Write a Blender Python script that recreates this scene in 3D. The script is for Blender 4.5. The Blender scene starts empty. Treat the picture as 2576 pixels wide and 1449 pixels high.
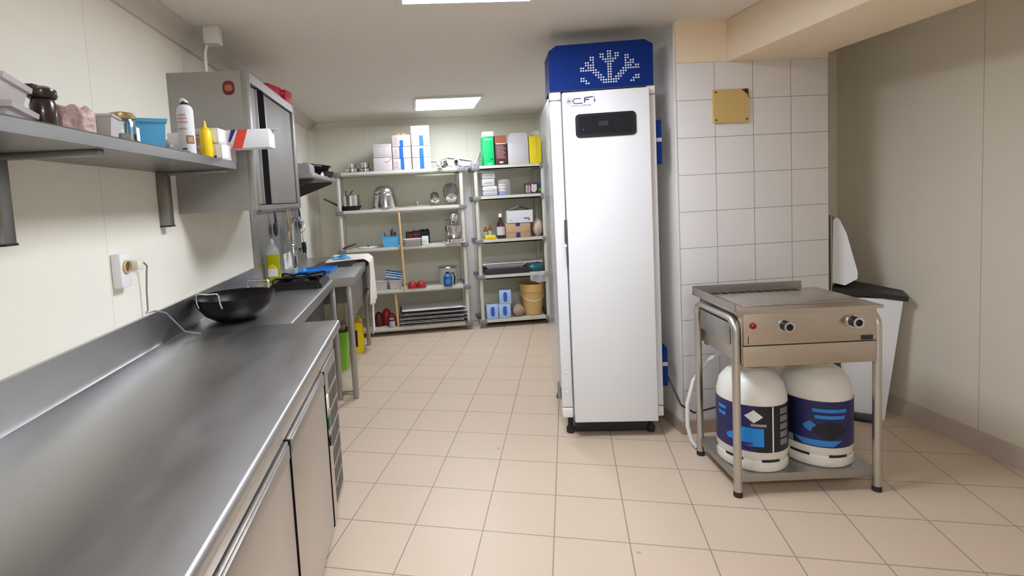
import bpy, bmesh, math, random
from mathutils import Vector, Matrix
random.seed(7)
COL = bpy.context.scene.collection
PI = math.pi

# ------------------------------------------------------------------ materials
MATS = {}
def mat(name, color, rough=.5, metal=0.0, trans=0.0, alpha=1.0, bump=0.0, bscale=60.0, vary=0.0,
        vscale=8.0, emit=None, estr=0.0, ior=1.45, coat=0.0, stretch=None, spec=.5, sss=0.0):
    if name in MATS: return MATS[name]
    m = bpy.data.materials.new(name); m.use_nodes = True
    nt = m.node_tree; N = nt.nodes; L = nt.links
    b = N['Principled BSDF']
    b.inputs['Base Color'].default_value = (*color, 1)
    b.inputs['Roughness'].default_value = rough
    b.inputs['Metallic'].default_value = metal
    b.inputs['Transmission Weight'].default_value = trans
    b.inputs['Alpha'].default_value = alpha
    b.inputs['IOR'].default_value = ior
    b.inputs['Coat Weight'].default_value = coat
    b.inputs['Specular IOR Level'].default_value = spec
    tc = N.new('ShaderNodeTexCoord')
    src = tc.outputs['Object']
    if stretch:
        mp = N.new('ShaderNodeMapping'); mp.inputs['Scale'].default_value = stretch
        L.new(src, mp.inputs['Vector']); src = mp.outputs['Vector']
    if bump > 0:
        n = N.new('ShaderNodeTexNoise'); n.inputs['Scale'].default_value = bscale; n.inputs['Detail'].default_value = 3
        L.new(src, n.inputs['Vector'])
        bp = N.new('ShaderNodeBump'); bp.inputs['Strength'].default_value = bump; bp.inputs['Distance'].default_value = .01
        L.new(n.outputs['Fac'], bp.inputs['Height']); L.new(bp.outputs['Normal'], b.inputs['Normal'])
    if vary > 0:
        n = N.new('ShaderNodeTexNoise'); n.inputs['Scale'].default_value = vscale; n.inputs['Detail'].default_value = 4
        L.new(src, n.inputs['Vector'])
        mx = N.new('ShaderNodeMix'); mx.data_type = 'RGBA'
        mx.inputs['A'].default_value = (*[min(1, c*(1-vary)) for c in color], 1)
        mx.inputs['B'].default_value = (*[min(1, c*(1+vary)) for c in color], 1)
        L.new(n.outputs['Fac'], mx.inputs['Factor']); L.new(mx.outputs['Result'], b.inputs['Base Color'])
        if metal > .5:
            mr = N.new('ShaderNodeMapRange'); mr.inputs['To Min'].default_value = rough*.8; mr.inputs['To Max'].default_value = rough*1.3
            L.new(n.outputs['Fac'], mr.inputs['Value']); L.new(mr.outputs['Result'], b.inputs['Roughness'])
    if emit:
        b.inputs['Emission Color'].default_value = (*emit, 1); b.inputs['Emission Strength'].default_value = estr
    MATS[name] = m
    return m

def nodes_of(m): return m.node_tree.nodes, m.node_tree.links, m.node_tree.nodes['Principled BSDF']
def mth(N, L, op, a, b=None, c=None):
    n = N.new('ShaderNodeMath'); n.operation = op
    for i, v in enumerate((a, b, c)):
        if v is None: continue
        if isinstance(v, (int, float)): n.inputs[i].default_value = v
        else: L.new(v, n.inputs[i])
    return n.outputs[0]
def mixc(N, L, f, a, b):
    n = N.new('ShaderNodeMix'); n.data_type = 'RGBA'
    for k, v in (('Factor', f), ('A', a), ('B', b)):
        if isinstance(v, tuple): n.inputs[k].default_value = (*v, 1)
        elif isinstance(v, (int, float)): n.inputs[k].default_value = v
        else: L.new(v, n.inputs[k])
    return n.outputs['Result']

def panel_wall(name, color, axis, origin, pitch, rough=.45, jf=.76):
    """sandwich-panel wall: fine orange-peel and a thin vertical joint every <pitch> metres along <axis>"""
    m = mat(name, color, rough, bump=.12, bscale=180, spec=.35 if rough < .6 else .15)
    N, L, b = nodes_of(m)
    tc = N.new('ShaderNodeTexCoord'); sp = N.new('ShaderNodeSeparateXYZ'); L.new(tc.outputs['Object'], sp.inputs[0])
    v = mth(N, L, 'SUBTRACT', sp.outputs[axis], origin); v = mth(N, L, 'DIVIDE', v, pitch)
    v = mth(N, L, 'PINGPONG', v, .5)
    k = mth(N, L, 'LESS_THAN', v, .0016/pitch)
    n = N.new('ShaderNodeTexNoise'); n.inputs['Scale'].default_value = 1.7; L.new(tc.outputs['Object'], n.inputs['Vector'])
    base = mixc(N, L, n.outputs['Fac'], tuple(c*.97 for c in color), tuple(min(1, c*1.02) for c in color))
    L.new(mixc(N, L, k, base, tuple(c*jf for c in color)), b.inputs['Base Color'])
    return m

def floor_mat():
    m = mat('floor_tiles', (.6, .5, .4), .38, spec=.4)
    N, L, b = nodes_of(m)
    tc = N.new('ShaderNodeTexCoord'); mp = N.new('ShaderNodeMapping'); mp.vector_type = 'TEXTURE'
    mp.inputs['Location'].default_value = FLOOR_O
    mp.inputs['Rotation'].default_value = (0, 0, FLOOR_YAW); mp.inputs['Scale'].default_value = (.30, .30, 1)
    L.new(tc.outputs['Object'], mp.inputs['Vector'])
    sp = N.new('ShaderNodeSeparateXYZ'); L.new(mp.outputs['Vector'], sp.inputs[0])
    px = mth(N, L, 'PINGPONG', sp.outputs[0], .5); py = mth(N, L, 'PINGPONG', sp.outputs[1], .5)
    d = mth(N, L, 'MINIMUM', px, py)
    k = mth(N, L, 'LESS_THAN', d, .0085)
    fl = N.new('ShaderNodeVectorMath'); fl.operation = 'FLOOR'; L.new(mp.outputs['Vector'], fl.inputs[0])
    wn = N.new('ShaderNodeTexWhiteNoise'); L.new(fl.outputs[0], wn.inputs['Vector'])
    n = N.new('ShaderNodeTexNoise'); n.inputs['Scale'].default_value = 2.2; n.inputs['Detail'].default_value = 3; L.new(tc.outputs['Object'], n.inputs['Vector'])
    n2 = N.new('ShaderNodeTexNoise'); n2.inputs['Scale'].default_value = 260; L.new(tc.outputs['Object'], n2.inputs['Vector'])
    c1 = mixc(N, L, n.outputs['Fac'], (.60, .475, .345), (.66, .53, .395))
    c2 = mixc(N, L, mth(N, L, 'MULTIPLY', wn.outputs['Value'], .25), c1, (.62, .475, .365))
    c3 = mixc(N, L, mth(N, L, 'MULTIPLY', n2.outputs['Fac'], .22), c2, (.52, .42, .33))
    # small stains
    v = N.new('ShaderNodeTexVoronoi'); v.inputs['Scale'].default_value = 3.3; L.new(tc.outputs['Object'], v.inputs['Vector'])
    st = mth(N, L, 'LESS_THAN', v.outputs['Distance'], .035)
    c4 = mixc(N, L, mth(N, L, 'MULTIPLY', st, .45), c3, (.25, .17, .13))
    L.new(mixc(N, L, k, c4, (.30, .235, .19)), b.inputs['Base Color'])
    bp = N.new('ShaderNodeBump'); bp.inputs['Strength'].default_value = .35; bp.inputs['Distance'].default_value = .003
    L.new(mth(N, L, 'SUBTRACT', mth(N, L, 'MULTIPLY', n2.outputs['Fac'], .3), k), bp.inputs['Height'])
    L.new(bp.outputs['Normal'], b.inputs['Normal'])
    return m

def walltile_mat():
    m = mat('white_wall_tiles', (.7, .68, .68), .22, spec=.5)
    N, L, b = nodes_of(m)
    tc = N.new('ShaderNodeTexCoord'); sp = N.new('ShaderNodeSeparateXYZ'); L.new(tc.outputs['Object'], sp.inputs[0])
    u = mth(N, L, 'DIVIDE', mth(N, L, 'SUBTRACT', sp.outputs[0], 1.4753), .2223)
    v = mth(N, L, 'DIVIDE', mth(N, L, 'SUBTRACT', sp.outputs[2], 2.0855), .2038)
    k = mth(N, L, 'LESS_THAN', mth(N, L, 'MINIMUM', mth(N, L, 'PINGPONG', u, .5), mth(N, L, 'PINGPONG', v, .5)), .008)
    n = N.new('ShaderNodeTexNoise'); n.inputs['Scale'].default_value = 2.5; L.new(tc.outputs['Object'], n.inputs['Vector'])
    c = mixc(N, L, n.outputs['Fac'], (.75, .725, .72), (.80, .785, .79))
    L.new(mixc(N, L, k, c, (.30, .29, .30)), b.inputs['Base Color'])
    bp = N.new('ShaderNodeBump'); bp.inputs['Strength'].default_value = .4; bp.inputs['Distance'].default_value = .003; bp.invert = True
    L.new(k, bp.inputs['Height']); L.new(bp.outputs['Normal'], b.inputs['Normal'])
    return m

# ------------------------------------------------------------------ mesh builder
class MB:
    def __init__(s): s.bm = bmesh.new(); s.mi = 0
    def _done(s, geom_faces):
        for f in geom_faces: f.material_index = s.mi
    def box(s, x0, x1, y0, y1, z0, z1, bev=0.0, seg=2, M=None):
        n0 = len(s.bm.faces)
        r = bmesh.ops.create_cube(s.bm, size=1.0)
        vs = r['verts']
        for v in vs:
            v.co = Vector(((x0+x1)/2+v.co.x*(x1-x0), (y0+y1)/2+v.co.y*(y1-y0), (z0+z1)/2+v.co.z*(z1-z0)))
        if M: bmesh.ops.transform(s.bm, matrix=M, verts=vs)
        if bev > 0:
            es = list({e for v in vs for e in v.link_edges})
            bmesh.ops.bevel(s.bm, geom=es, offset=bev, segments=seg, profile=.5, affect='EDGES', clamp_overlap=True)
        s.bm.faces.ensure_lookup_table(); s._done(s.bm.faces[n0:]) if n0 == 0 or bev == 0 else None
        return s
    def rings(s, rings, cap0=True, cap1=True, closed=True):
        R = [[s.bm.verts.new(p) for p in r] for r in rings]
        n = len(R[0]); fs = []
        for a, b in zip(R, R[1:]):
            for i in range(n if closed else n-1):
                fs.append(s.bm.faces.new((a[i], a[(i+1) % n], b[(i+1) % n], b[i])))
        if cap0: fs.append(s.bm.faces.new(list(reversed(R[0]))))
        if cap1: fs.append(s.bm.faces.new(R[-1]))
        s._done(fs); return s
    def lathe(s, prof, cx=0, cy=0, seg=28, a0=0, cap0=True, cap1=True):
        rs = []
        for r, z in prof:
            r = max(r, 1e-4)
            rs.append([(cx+r*math.cos(a0+2*PI*i/seg), cy+r*math.sin(a0+2*PI*i/seg), z) for i in range(seg)])
        return s.rings(rs, cap0, cap1)
    def tube(s, pts, r, seg=8, caps=True):
        pts = [Vector(p) for p in pts]; rs = []
        t = (pts[1]-pts[0]).normalized(); u = t.orthogonal().normalized()
        for i, p in enumerate(pts):
            if i == 0: d = pts[1]-pts[0]
            elif i == len(pts)-1: d = pts[-1]-pts[-2]
            else: d = (pts[i+1]-p).normalized()+(p-pts[i-1]).normalized()
            d.normalize(); u = (u-d*u.dot(d)).normalized(); w = d.cross(u)
            rr = r[i] if isinstance(r, (list, tuple)) else r
            rs.append([p+(u*math.cos(2*PI*k/seg)+w*math.sin(2*PI*k/seg))*rr for k in range(seg)])
        return s.rings(rs, caps, caps)
    def cyl(s, p, q, r, r2=None, seg=20): return s.tube([p, q], [r, r if r2 is None else r2], seg)
    def prism(s, poly, d, o=(0, 0, 0), ax='y'):
        """poly in 2D, extruded by d=(a,b) along ax"""
        def P(u, v, w):
            return {'y': (u, w, v), 'x': (w, u, v), 'z': (u, v, w)}[ax]
        a = [P(u, v, d[0]) for u, v in poly]; b = [P(u, v, d[1]) for u, v in poly]
        return s.rings([a, b])
    def grid(s, f, nu, nv):
        V = [[s.bm.verts.new(f(i/nu, j/nv)) for j in range(nv+1)] for i in range(nu+1)]
        s._done([s.bm.faces.new((V[i][j], V[i+1][j], V[i+1][j+1], V[i][j+1])) for i in range(nu) for j in range(nv)])
        return s
    def xf(s, M): bmesh.ops.transform(s.bm, matrix=M, verts=s.bm.verts); return s
    def build(s, name, m, parent=None, ang=35, solid=0, loc=None):
        bmesh.ops.recalc_face_normals(s.bm, faces=s.bm.faces)
        me = bpy.data.meshes.new(name); s.bm.to_mesh(me); s.bm.free()
        for x in (m if isinstance(m, (list, tuple)) else [m]): me.materials.append(x)
        me.shade_smooth(); me.set_sharp_from_angle(angle=math.radians(ang))
        o = bpy.data.objects.new(name, me); COL.objects.link(o)
        if parent: o.parent = parent
        if loc: o.location = loc
        if solid:
            md = o.modifiers.new('thickness', 'SOLIDIFY'); md.thickness = solid; md.offset = 0
        return o

def tag(o, label, cat, group=None, kind=None):
    if label: o['label'] = label
    if cat: o['category'] = cat
    if group: o['group'] = group
    if kind: o['kind'] = kind
    return o
def thing(name, label, cat, loc=(0, 0, 0), rz=0, group=None):
    o = bpy.data.objects.new(name, None); COL.objects.link(o); o.empty_display_size = .05
    o.location = loc; o.rotation_euler = (0, 0, rz)
    return tag(o, label, cat, group)
def struct(name, mb, m, ang=35): o = mb.build(name, m, ang=ang); o['kind'] = 'structure'; return o
def lab(o, t): o['label'] = t; return o
def dup(root, loc=None, rz=None, label=None, group=None):
    r = root.copy(); COL.objects.link(r)
    if loc: r.location = loc
    if rz is not None: r.rotation_euler = (0, 0, rz)
    if label: r['label'] = label
    if group: r['group'] = group
    for ch in root.children:
        c = ch.copy(); COL.objects.link(c); c.parent = r
        for g in ch.children:
            d = g.copy(); COL.objects.link(d); d.parent = c
    return r
def text(name, s, size, m, parent, loc, rot=(PI/2, 0, 0), ext=.0006, shear=0, sx=1.0, off=0.0):
    cu = bpy.data.curves.new(name, 'FONT'); cu.body = s; cu.size = size; cu.extrude = ext; cu.shear = shear; cu.offset = off
    cu.resolution_u = 4
    t = bpy.data.objects.new(name+'_src', cu); COL.objects.link(t)
    dg = bpy.context.evaluated_depsgraph_get(); me = bpy.data.meshes.new_from_object(t.evaluated_get(dg))
    bpy.data.objects.remove(t)
    me.materials.clear(); me.materials.append(m)
    o = bpy.data.objects.new(name, me); COL.objects.link(o); o.parent = parent
    o.location = loc; o.rotation_euler = rot; o.scale = (sx, 1, 1)
    return o
def Rz(a): return Matrix.Rotation(a, 4, 'Z')
def T(x, y, z): return Matrix.Translation((x, y, z))
def arc(cx, cy, r, a0, a1, n): return [(cx+r*math.cos(a0+(a1-a0)*i/n), cy+r*math.sin(a0+(a1-a0)*i/n)) for i in range(n+1)]
def rrect(w, h, r, n=5):
    p = []
    for cx, cy, a in ((w/2-r, h/2-r, 0), (-w/2+r, h/2-r, PI/2), (-w/2+r, -h/2+r, PI), (w/2-r, -h/2+r, 1.5*PI)):
        p += arc(cx, cy, r, a, a+PI/2, n)
    return p

# grid of the floor: one tile is 30 cm
FLOOR_YAW = -0.29564
FLOOR_O = (-0.4672, 2.9540, 0)

M = dict(
 steel=mat('brushed_steel', (.42, .405, .39), .38, .95, bump=.02, bscale=25, stretch=(30, 1.2, 30), vary=.06, vscale=3),
 top=mat('worktop_steel', (.48, .475, .47), .35, 1, bump=.015, bscale=6, stretch=(3, 1, 3), vary=.16, vscale=2.6),
 steel_lt=mat('light_steel', (.60, .575, .54), .36, 1, bump=.04, bscale=25, stretch=(2, 2, 20), vary=.06, vscale=3),
 cabsteel=mat('cabinet_steel', (.36, .345, .325), .52, .8, bump=.05, bscale=20, stretch=(2, 2, 20), vary=.06, vscale=3),
 grid_steel=mat('griddle_steel', (.58, .52, .46), .34, 1, bump=.05, bscale=25, stretch=(2, 20, 20), vary=.08, vscale=4),
 chrome=mat('chrome', (.75, .75, .76), .10, 1),
 bowl=mat('polished_steel', (.62, .61, .60), .18, 1, vary=.1, vscale=30),
 dark_steel=mat('dark_steel', (.12, .115, .11), .5, .8),
 black=mat('black_plastic', (.012, .012, .014), .35, bump=.05),
 iron=mat('black_iron', (.012, .011, .012), .42, .35, bump=.15, bscale=90),
 wok=mat('wok_iron', (.010, .008, .008), .38, .3, bump=.1, bscale=60, vary=.3, spec=.35),
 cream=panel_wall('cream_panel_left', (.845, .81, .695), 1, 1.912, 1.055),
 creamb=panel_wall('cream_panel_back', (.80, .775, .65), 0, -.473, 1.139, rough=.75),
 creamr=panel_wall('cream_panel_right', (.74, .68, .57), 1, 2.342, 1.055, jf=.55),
 plaster=mat('beige_plaster', (.90, .75, .57), .7, bump=.15, bscale=120, vary=.03),
 plasterw=mat('white_plaster', (.74, .72, .69), .6, bump=.15, bscale=120),
 ceil=mat('ceiling_paint', (.80, .755, .69), .65, bump=.1, bscale=150, vary=.02, vscale=2),
 cove=mat('cove_strip', (.66, .60, .54), .5, bump=.05),
 cornerw=mat('cream_corner_strip', (.74, .71, .61), .45),
 shelfst=mat('shelf_steel', (.27, .26, .25), .36, 1, bump=.02, bscale=25, stretch=(30, 1.2, 30), vary=.06, vscale=3),
 wire=mat('whisk_wire', (.30, .30, .30), .3, 1),
 traydk=mat('tray_dark', (.10, .09, .10), .4, .8),
 skirt=mat('brown_skirting_tile', (.40, .31, .235), .4, bump=.1, vary=.08),
 base=mat('baseboard_cove', (.50, .41, .34), .5, bump=.1, vary=.05),
 wtile=walltile_mat(), floor=floor_mat(),
 white=mat('white_enamel', (.82, .83, .85), .32, bump=.02, spec=.5),
 plast=mat('white_plastic', (.80, .79, .77), .4, bump=.03),
 cord=mat('grey_cord', (.22, .20, .20), .5), cordb=mat('black_cord', (.03, .03, .035), .5),
 shelfp=mat('shelf_plastic', (.58, .56, .475), .5, bump=.05),
 shelfg=mat('shelf_corner_grey', (.20, .195, .20), .55, bump=.05),
 blue=mat('blue_enamel', (.004, .024, .17), .6, bump=.02, spec=.15),
 dot=mat('white_dot', (.85, .86, .9), .4),
 navy=mat('navy_ink', (.035, .02, .19), .5), greyink=mat('grey_ink', (.30, .29, .33), .5),
 card=mat('white_card', (.58, .54, .53), .75, bump=.05), cardg=mat('grey_card', (.56, .55, .56), .8, bump=.05),
 cardw=mat('bright_white_card', (.68, .68, .68), .7, bump=.05),
 kraft=mat('kraft_cardboard', (.50, .33, .19), .85, bump=.1),
 tape=mat('blue_tape', (.01, .12, .72), .45), red=mat('red_plastic', (.34, .02, .02), .38), maroon=mat('maroon_plastic', (.11, .012, .018), .4),
 green=mat('green_card', (.005, .50, .14), .55), brown=mat('brown_card', (.085, .03, .022), .55), rust=mat('rust_card', (.32, .10, .055), .6),
 yellow=mat('yellow_card', (.80, .62, .01), .55), mustard=mat('yellow_squeeze_plastic', (.86, .60, .004), .35, sss=.1),
 canyel=mat('yellow_jerrycan_plastic', (.92, .66, .0), .4), lime=mat('lime_plastic', (.25, .58, .05), .45),
 skyblue=mat('sky_blue_plastic', (.10, .43, .76), .4), dkblue=mat('dark_blue_plastic', (.02, .12, .30), .4),
 beigep=mat('tan_bucket_plastic', (.66, .43, .16), .45), tan=mat('tan_bag', (.40, .28, .19), .7, bump=.4, bscale=30),
 ltplast=mat('frosted_plastic', (.70, .66, .65), .35, alpha=.68), clear=mat('clear_film', (.85, .86, .87), .12, alpha=.28),
 wrap=mat('milky_wrap', (.78, .76, .76), .3, alpha=.42, bump=.3, bscale=6),
 glass=mat('jar_glass', (.93, .97, .95), .04, trans=1.0, ior=1.4), gold=mat('gold_lid', (.55, .42, .20), .28, 1),
 cloth=mat('cream_cloth', (.74, .66, .58), .95, bump=.5, bscale=140), clothb=mat('blue_cloth', (.10, .34, .55), .9, bump=.5, bscale=90),
 wood=mat('pale_wood', (.62, .40, .17), .6, vary=.15, stretch=(20, 20, 1.5)), dkglass=mat('display_glass', (.006, .007, .016), .12, coat=.4),
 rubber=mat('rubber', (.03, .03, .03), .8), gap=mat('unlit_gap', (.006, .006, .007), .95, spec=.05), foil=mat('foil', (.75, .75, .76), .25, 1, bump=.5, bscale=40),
 ltblue=mat('light_blue_ink', (.03, .22, .62), .5), brightb=mat('bright_blue_ink', (.01, .25, .75), .45), ink=mat('black_ink', (.012, .012, .02), .45),
 gas=mat('gas_bottle_white', (.78, .76, .70), .4, bump=.05, vary=.04), indigo=mat('indigo_label', (.018, .02, .11), .4),
 redink=mat('red_ink', (.70, .06, .03), .5), pinkink=mat('pink_ink', (.62, .33, .36), .6), sauce=mat('dark_bottle', (.05, .012, .01), .15, coat=.3),
 pink=mat('pink_spice_bag', (.52, .36, .33), .45, bump=.5, bscale=50, vary=.35, vscale=40), dkbrown=mat('dark_brown_jar', (.035, .016, .013), .22, coat=.3),
 liquid=mat('yellow_soap', (.62, .60, .01), .12, trans=.35, ior=1.33), teal=mat('teal_bag', (.02, .10, .12), .3, bump=.5, bscale=30),
 box=mat('yellowed_plastic', (.62, .45, .18), .5, bump=.05), trayal=mat('tray_aluminium', (.92, .91, .90), .38, .6, bump=.05),
 ltgreybox=mat('grey_tray', (.45, .44, .47), .5), wlabel=mat('white_label', (.82, .81, .83), .6), greenbox=mat('green_badge', (.01, .10, .07), .5),
 lamp2=mat('lamp_diffuser_rear', (1, 1, 1), .5, emit=(.90, .96, 1.08), estr=30.0),
 lamp=mat('lamp_diffuser', (1, 1, 1), .5, emit=(.90, .96, 1.08), estr=38.0),
)

# ------------------------------------------------------------------ the room
XL, XR, YB, YF, ZC = -1.07, 2.80, 5.90, -1.70, 2.308
struct('floor', MB().box(XL-.1, XR+.1, YF-.1, YB+.1, -.08, 0), M['floor'])
struct('ceiling', MB().box(XL-.1, XR+.1, YF-.1, YB+.1, ZC, ZC+.08), M['ceil'])
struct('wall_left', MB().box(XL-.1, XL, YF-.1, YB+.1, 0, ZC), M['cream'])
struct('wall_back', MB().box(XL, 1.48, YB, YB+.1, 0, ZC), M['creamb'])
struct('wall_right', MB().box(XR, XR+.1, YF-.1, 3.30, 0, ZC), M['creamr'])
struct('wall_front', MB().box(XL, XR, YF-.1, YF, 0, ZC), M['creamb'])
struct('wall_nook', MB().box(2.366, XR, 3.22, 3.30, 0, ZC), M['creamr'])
pil = struct('wall_pillar', MB().box(1.475, 2.366, 2.786, YB, 0, ZC), M['plasterw'])
b = MB().box(1.475, 2.366, 2.779, 2.786, .072, 2.0855, .0012)
lab(b.build('tile_facing', M['wtile'], pil), 'white square wall tiles on the pillar face')
b = MB().box(1.475, 2.366, 2.780, 2.786, 2.0855, ZC); b.build('plaster_band', M['plaster'], pil)
b = MB().box(1.462, 2.366, 2.768, 2.786, 0, .072, .003); b.box(1.462, 1.475, 2.786, 5.89, 0, .072); b.build('skirting', M['skirt'], pil)
b = MB().box(1.466, 1.478, 2.776, 2.789, .072, ZC-.01, .003); b.build('corner_strip', M['plasterw'], pil)
struct('ceiling_beam', MB().box(1.775, 2.262, YF, 2.780, 2.083, ZC, .006), M['plaster'])
# cove strip between left wall and ceiling, and over the back wall
def cove(x0, z0, w): return [(x0, z0-w), (x0+.012, z0-w), (x0+.03, z0-w*.55), (x0+w*.55, z0-.03), (x0+w, z0-.012), (x0+w, z0), (x0, z0)]
struct('trim_1', MB().prism(cove(XL, ZC, .08), (YF, YB)), M['cove'])
p = [(YB-(x-XL), z) for x, z in cove(XL, ZC, .06)]
struct('trim_2', MB().prism(p, (XL+.08, 1.475), ax='x'), M['cornerw'])
p = [(XL+(.035-.035*math.cos(a)) if False else XL+r*1.0, 0) for r, a in ()]
cc = [(XL, YB), (XL, YB-.05)] + [(XL+.05-.05*math.cos(a), YB-.05-0.0+.05*math.sin(a)) for a in (0.3, .6, .9, 1.2)] + [(XL+.05, YB)]
struct('trim_3', MB().prism([(XL, YB), (XL, YB-.055), (XL+.012, YB-.05), (XL+.03, YB-.03), (XL+.05, YB-.012), (XL+.055, YB)], (0, ZC-.08), ax='z'), M['cornerw'])
struct('baseboard_right', MB().prism([(XR, 0), (XR-.03, 0), (XR-.022, .03), (XR-.014, .085), (XR-.006, .097), (XR, .099)], (YF, 3.2)), M['base'])
struct('baseboard_left', MB().prism([(XL, 0), (XL+.03, 0), (XL+.022, .03), (XL+.012, .085), (XL, .097)], (YF, YB-.06)), M['base'])
struct('baseboard_back', MB().prism([(YB, 0), (YB-.03, 0), (YB-.02, .03), (YB-.01, .085), (YB, .097)], (XL+.06, 1.46), ax='x'), M['base'])
# white riser boxing between the two shelf racks
b = MB().box(.588, .678, 5.80, YB-.032, 0, 1.832, .012, 3); struct('trim_4', b, M['plasterw'])

# ------------------------------------------------------------------ lights
def lamp(x, y, label, m='lamp'):
    t = thing('ceiling_light', label, 'ceiling light', (x, y, ZC), 0, None)
    b = MB()
    for a0, a1, c0, c1 in ((-.305, .305, -.305, -.285), (-.305, .305, .285, .305), (-.305, -.285, -.285, .285), (.285, .305, -.285, .285)):
        b.box(a0, a1, c0, c1, -.022, 0)
    b.build('frame', M['plast'], t)
    MB().box(-.285, .285, -.285, .285, -.014, -.002).build('diffuser', M[m], t)
    return t
lamp(.385, 4.92, 'square white ceiling light panel over the aisle in front of the rear shelf racks', 'lamp2')
lamp(.30, 2.08, 'square white ceiling light panel nearest the camera, above the aisle')
lamp(.30, -.75, 'unseen ceiling light panel added behind the viewer to light the near floor')  # unseen panel, added to brighten the floor in front

# ------------------------------------------------------------------ left: refrigerated counter
c = thing('refrigerated_counter', 'long stainless steel under-counter fridge with worktop along the left wall', 'counter', (0, 0, 0))
FX = -.356
prof = [(XL+.002, .862), (XL+.002, 1.030), (XL+.016, 1.030), (XL+.018, .915), (XL+.028, .900), (FX-.010, .900), (FX-.003, .897), (FX, .890), (FX, .868), (FX-.004, .862)]
b = MB().prism(prof, (-1.2, 2.372)); b.build('worktop', M['top'], c, ang=50)
b = MB().box(XL+.03, -.405, -1.2, 2.36, .10, .862); b.build('body', M['cabsteel'], c)
b = MB().box(-.405, -.392, -1.2, 2.36, .785, .858, .002); b.build('top_rail', M['steel_lt'], c)
for y0, y1, lb in ((1.470, 2.030, 'right hand'), (.90, 1.452, 'middle'), (.33, .882, 'near')):
    d = MB().box(-.405, -.384, y0, y1, .150, .775, .004).build('door', M['steel_lt'], c)
    MB().box(-.386, -.379, y0+.01, y1-.01, .728, .768, .003).build('grip_channel', M['steel'], d)
for y in (1.461, .891, 2.040):
    MB().box(-.405, -.3825, y-.007, y+.007, .14, .770).build('door_gap_strip', M['gap'], c)  # black strips set flush to paint the dark gaps beside the doors
g = MB().box(-.405, -.388, 2.05, 2.36, .13, .775, .004).build('vent_panel', M['steel_lt'], c)
for j in range(7):
    for i in range(2):
        b = MB().box(-.389, -.3865, 2.150+i*.100, 2.235+i*.100, .17+j*.082, .235+j*.082)
        b.build('vent_slot', M['dark_steel'], g)
b = MB().box(-.389, -.383, 2.075, 2.110, .52, .57, .002); lab(b.build('thermostat_badge', M['greenbox'], c), 'small dark green thermostat badge')
b = MB().box(-.389, -.384, 2.070, 2.105, .60, .66, .002); b.build('maker_plate', M['wlabel'], c)
MB().box(-.389, -.380, 2.072, 2.100, .455, .49, .002).build('rocker_switch', M['black'], c)
b = MB()
b.box(XL+.05, -.45, -1.15, 2.32, .0, .10); b.build('base_block', M['cabsteel'], c)  # plinth set back under the counter

# ------------------------------------------------------------------ left: steel table behind
c = thing('steel_side_table', 'narrower steel table behind the fridge counter, carrying a wok and a burner', 'table', (0, 0, 0))
FX2 = -.578
prof = [(XL+.002, .84), (XL+.002, 1.030), (XL+.014, 1.030), (XL+.016, .91), (XL+.024, .896), (FX2-.008, .896), (FX2, .890), (FX2, .835), (FX2-.006, .835)]
MB().prism(prof, (2.376, 3.685)).build('tabletop', M['top'], c, ang=50)
MB().box(-.665, -.655, 2.376, 3.68, .30, .84).build('shade_panel', M['dark_steel'], c)  # dark panel stands in for the shade under the tabletop
MB().box(XL+.03, -.655, 2.38, 3.68, .25, .27).build('undershelf', M['dark_steel'], c)
for y in (2.42, 3.60):
    MB().box(-.70, -.66, y-.02, y+.02, 0, .25, .003).build('leg', M['steel'], c)
# sink unit
c = thing('sink_unit', 'stainless steel sink unit on a tube frame at the far end of the left wall', 'sink', (0, 0, 0))
FX3 = -.430
prof = [(XL+.002, .82), (XL+.002, 1.030), (XL+.014, 1.030), (XL+.016, .915), (XL+.024, .90), (FX3-.008, .90), (FX3, .893), (FX3, .842), (FX3-.006, .84)]
b = MB().prism(prof, (3.69, 4.30))
b.prism(prof, (4.80, 5.20))
b.box(XL+.002, XL+.20, 4.301, 4.799, .842, .90); b.box(-.52, FX3, 4.301, 4.799, .842, .90)
b.build('draining_top', M['top'], c, ang=50)
b = MB()
for a in ((-.87, -.862, 4.305, 4.795, .60, .895), (-.528, -.52, 4.305, 4.795, .60, .895), (-.862, -.528, 4.305, 4.313, .60, .895), (-.862, -.528, 4.787, 4.795, .60, .895), (-.862, -.528, 4.313, 4.787, .60, .608)): b.box(*a)
b.build('basin', M['steel'], c)
MB().box(-.470, -.462, 3.78, 5.15, .58, .842).build('front_apron', M['steel'], c)
for x, y in ((-.485, 3.76), (-.600, 3.76), (-.50, 5.13), (-1.0, 3.76), (-1.0, 5.13)):
    MB().box(x-.02, x+.02, y-.02, y+.02, 0, .842, .004).build('leg', M['steel'], c)
MB().box(-.58, -.505, 3.745, 3.775, .03, .055, .003).build('foot_rail', M['steel'], c)
MB().box(-1.0, -.98, 3.78, 5.11, .14, .165, .003).build('side_rail', M['steel'], c)
# splash plate on wall
b = MB().box(XL+.0005, XL+.006, 3.555, 5.06, 1.034, 1.60, .0015)
tag(b.build('splash_plate', M['cabsteel']), 'brushed steel splash plate on the wall behind the tap', 'wall panel')

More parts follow.
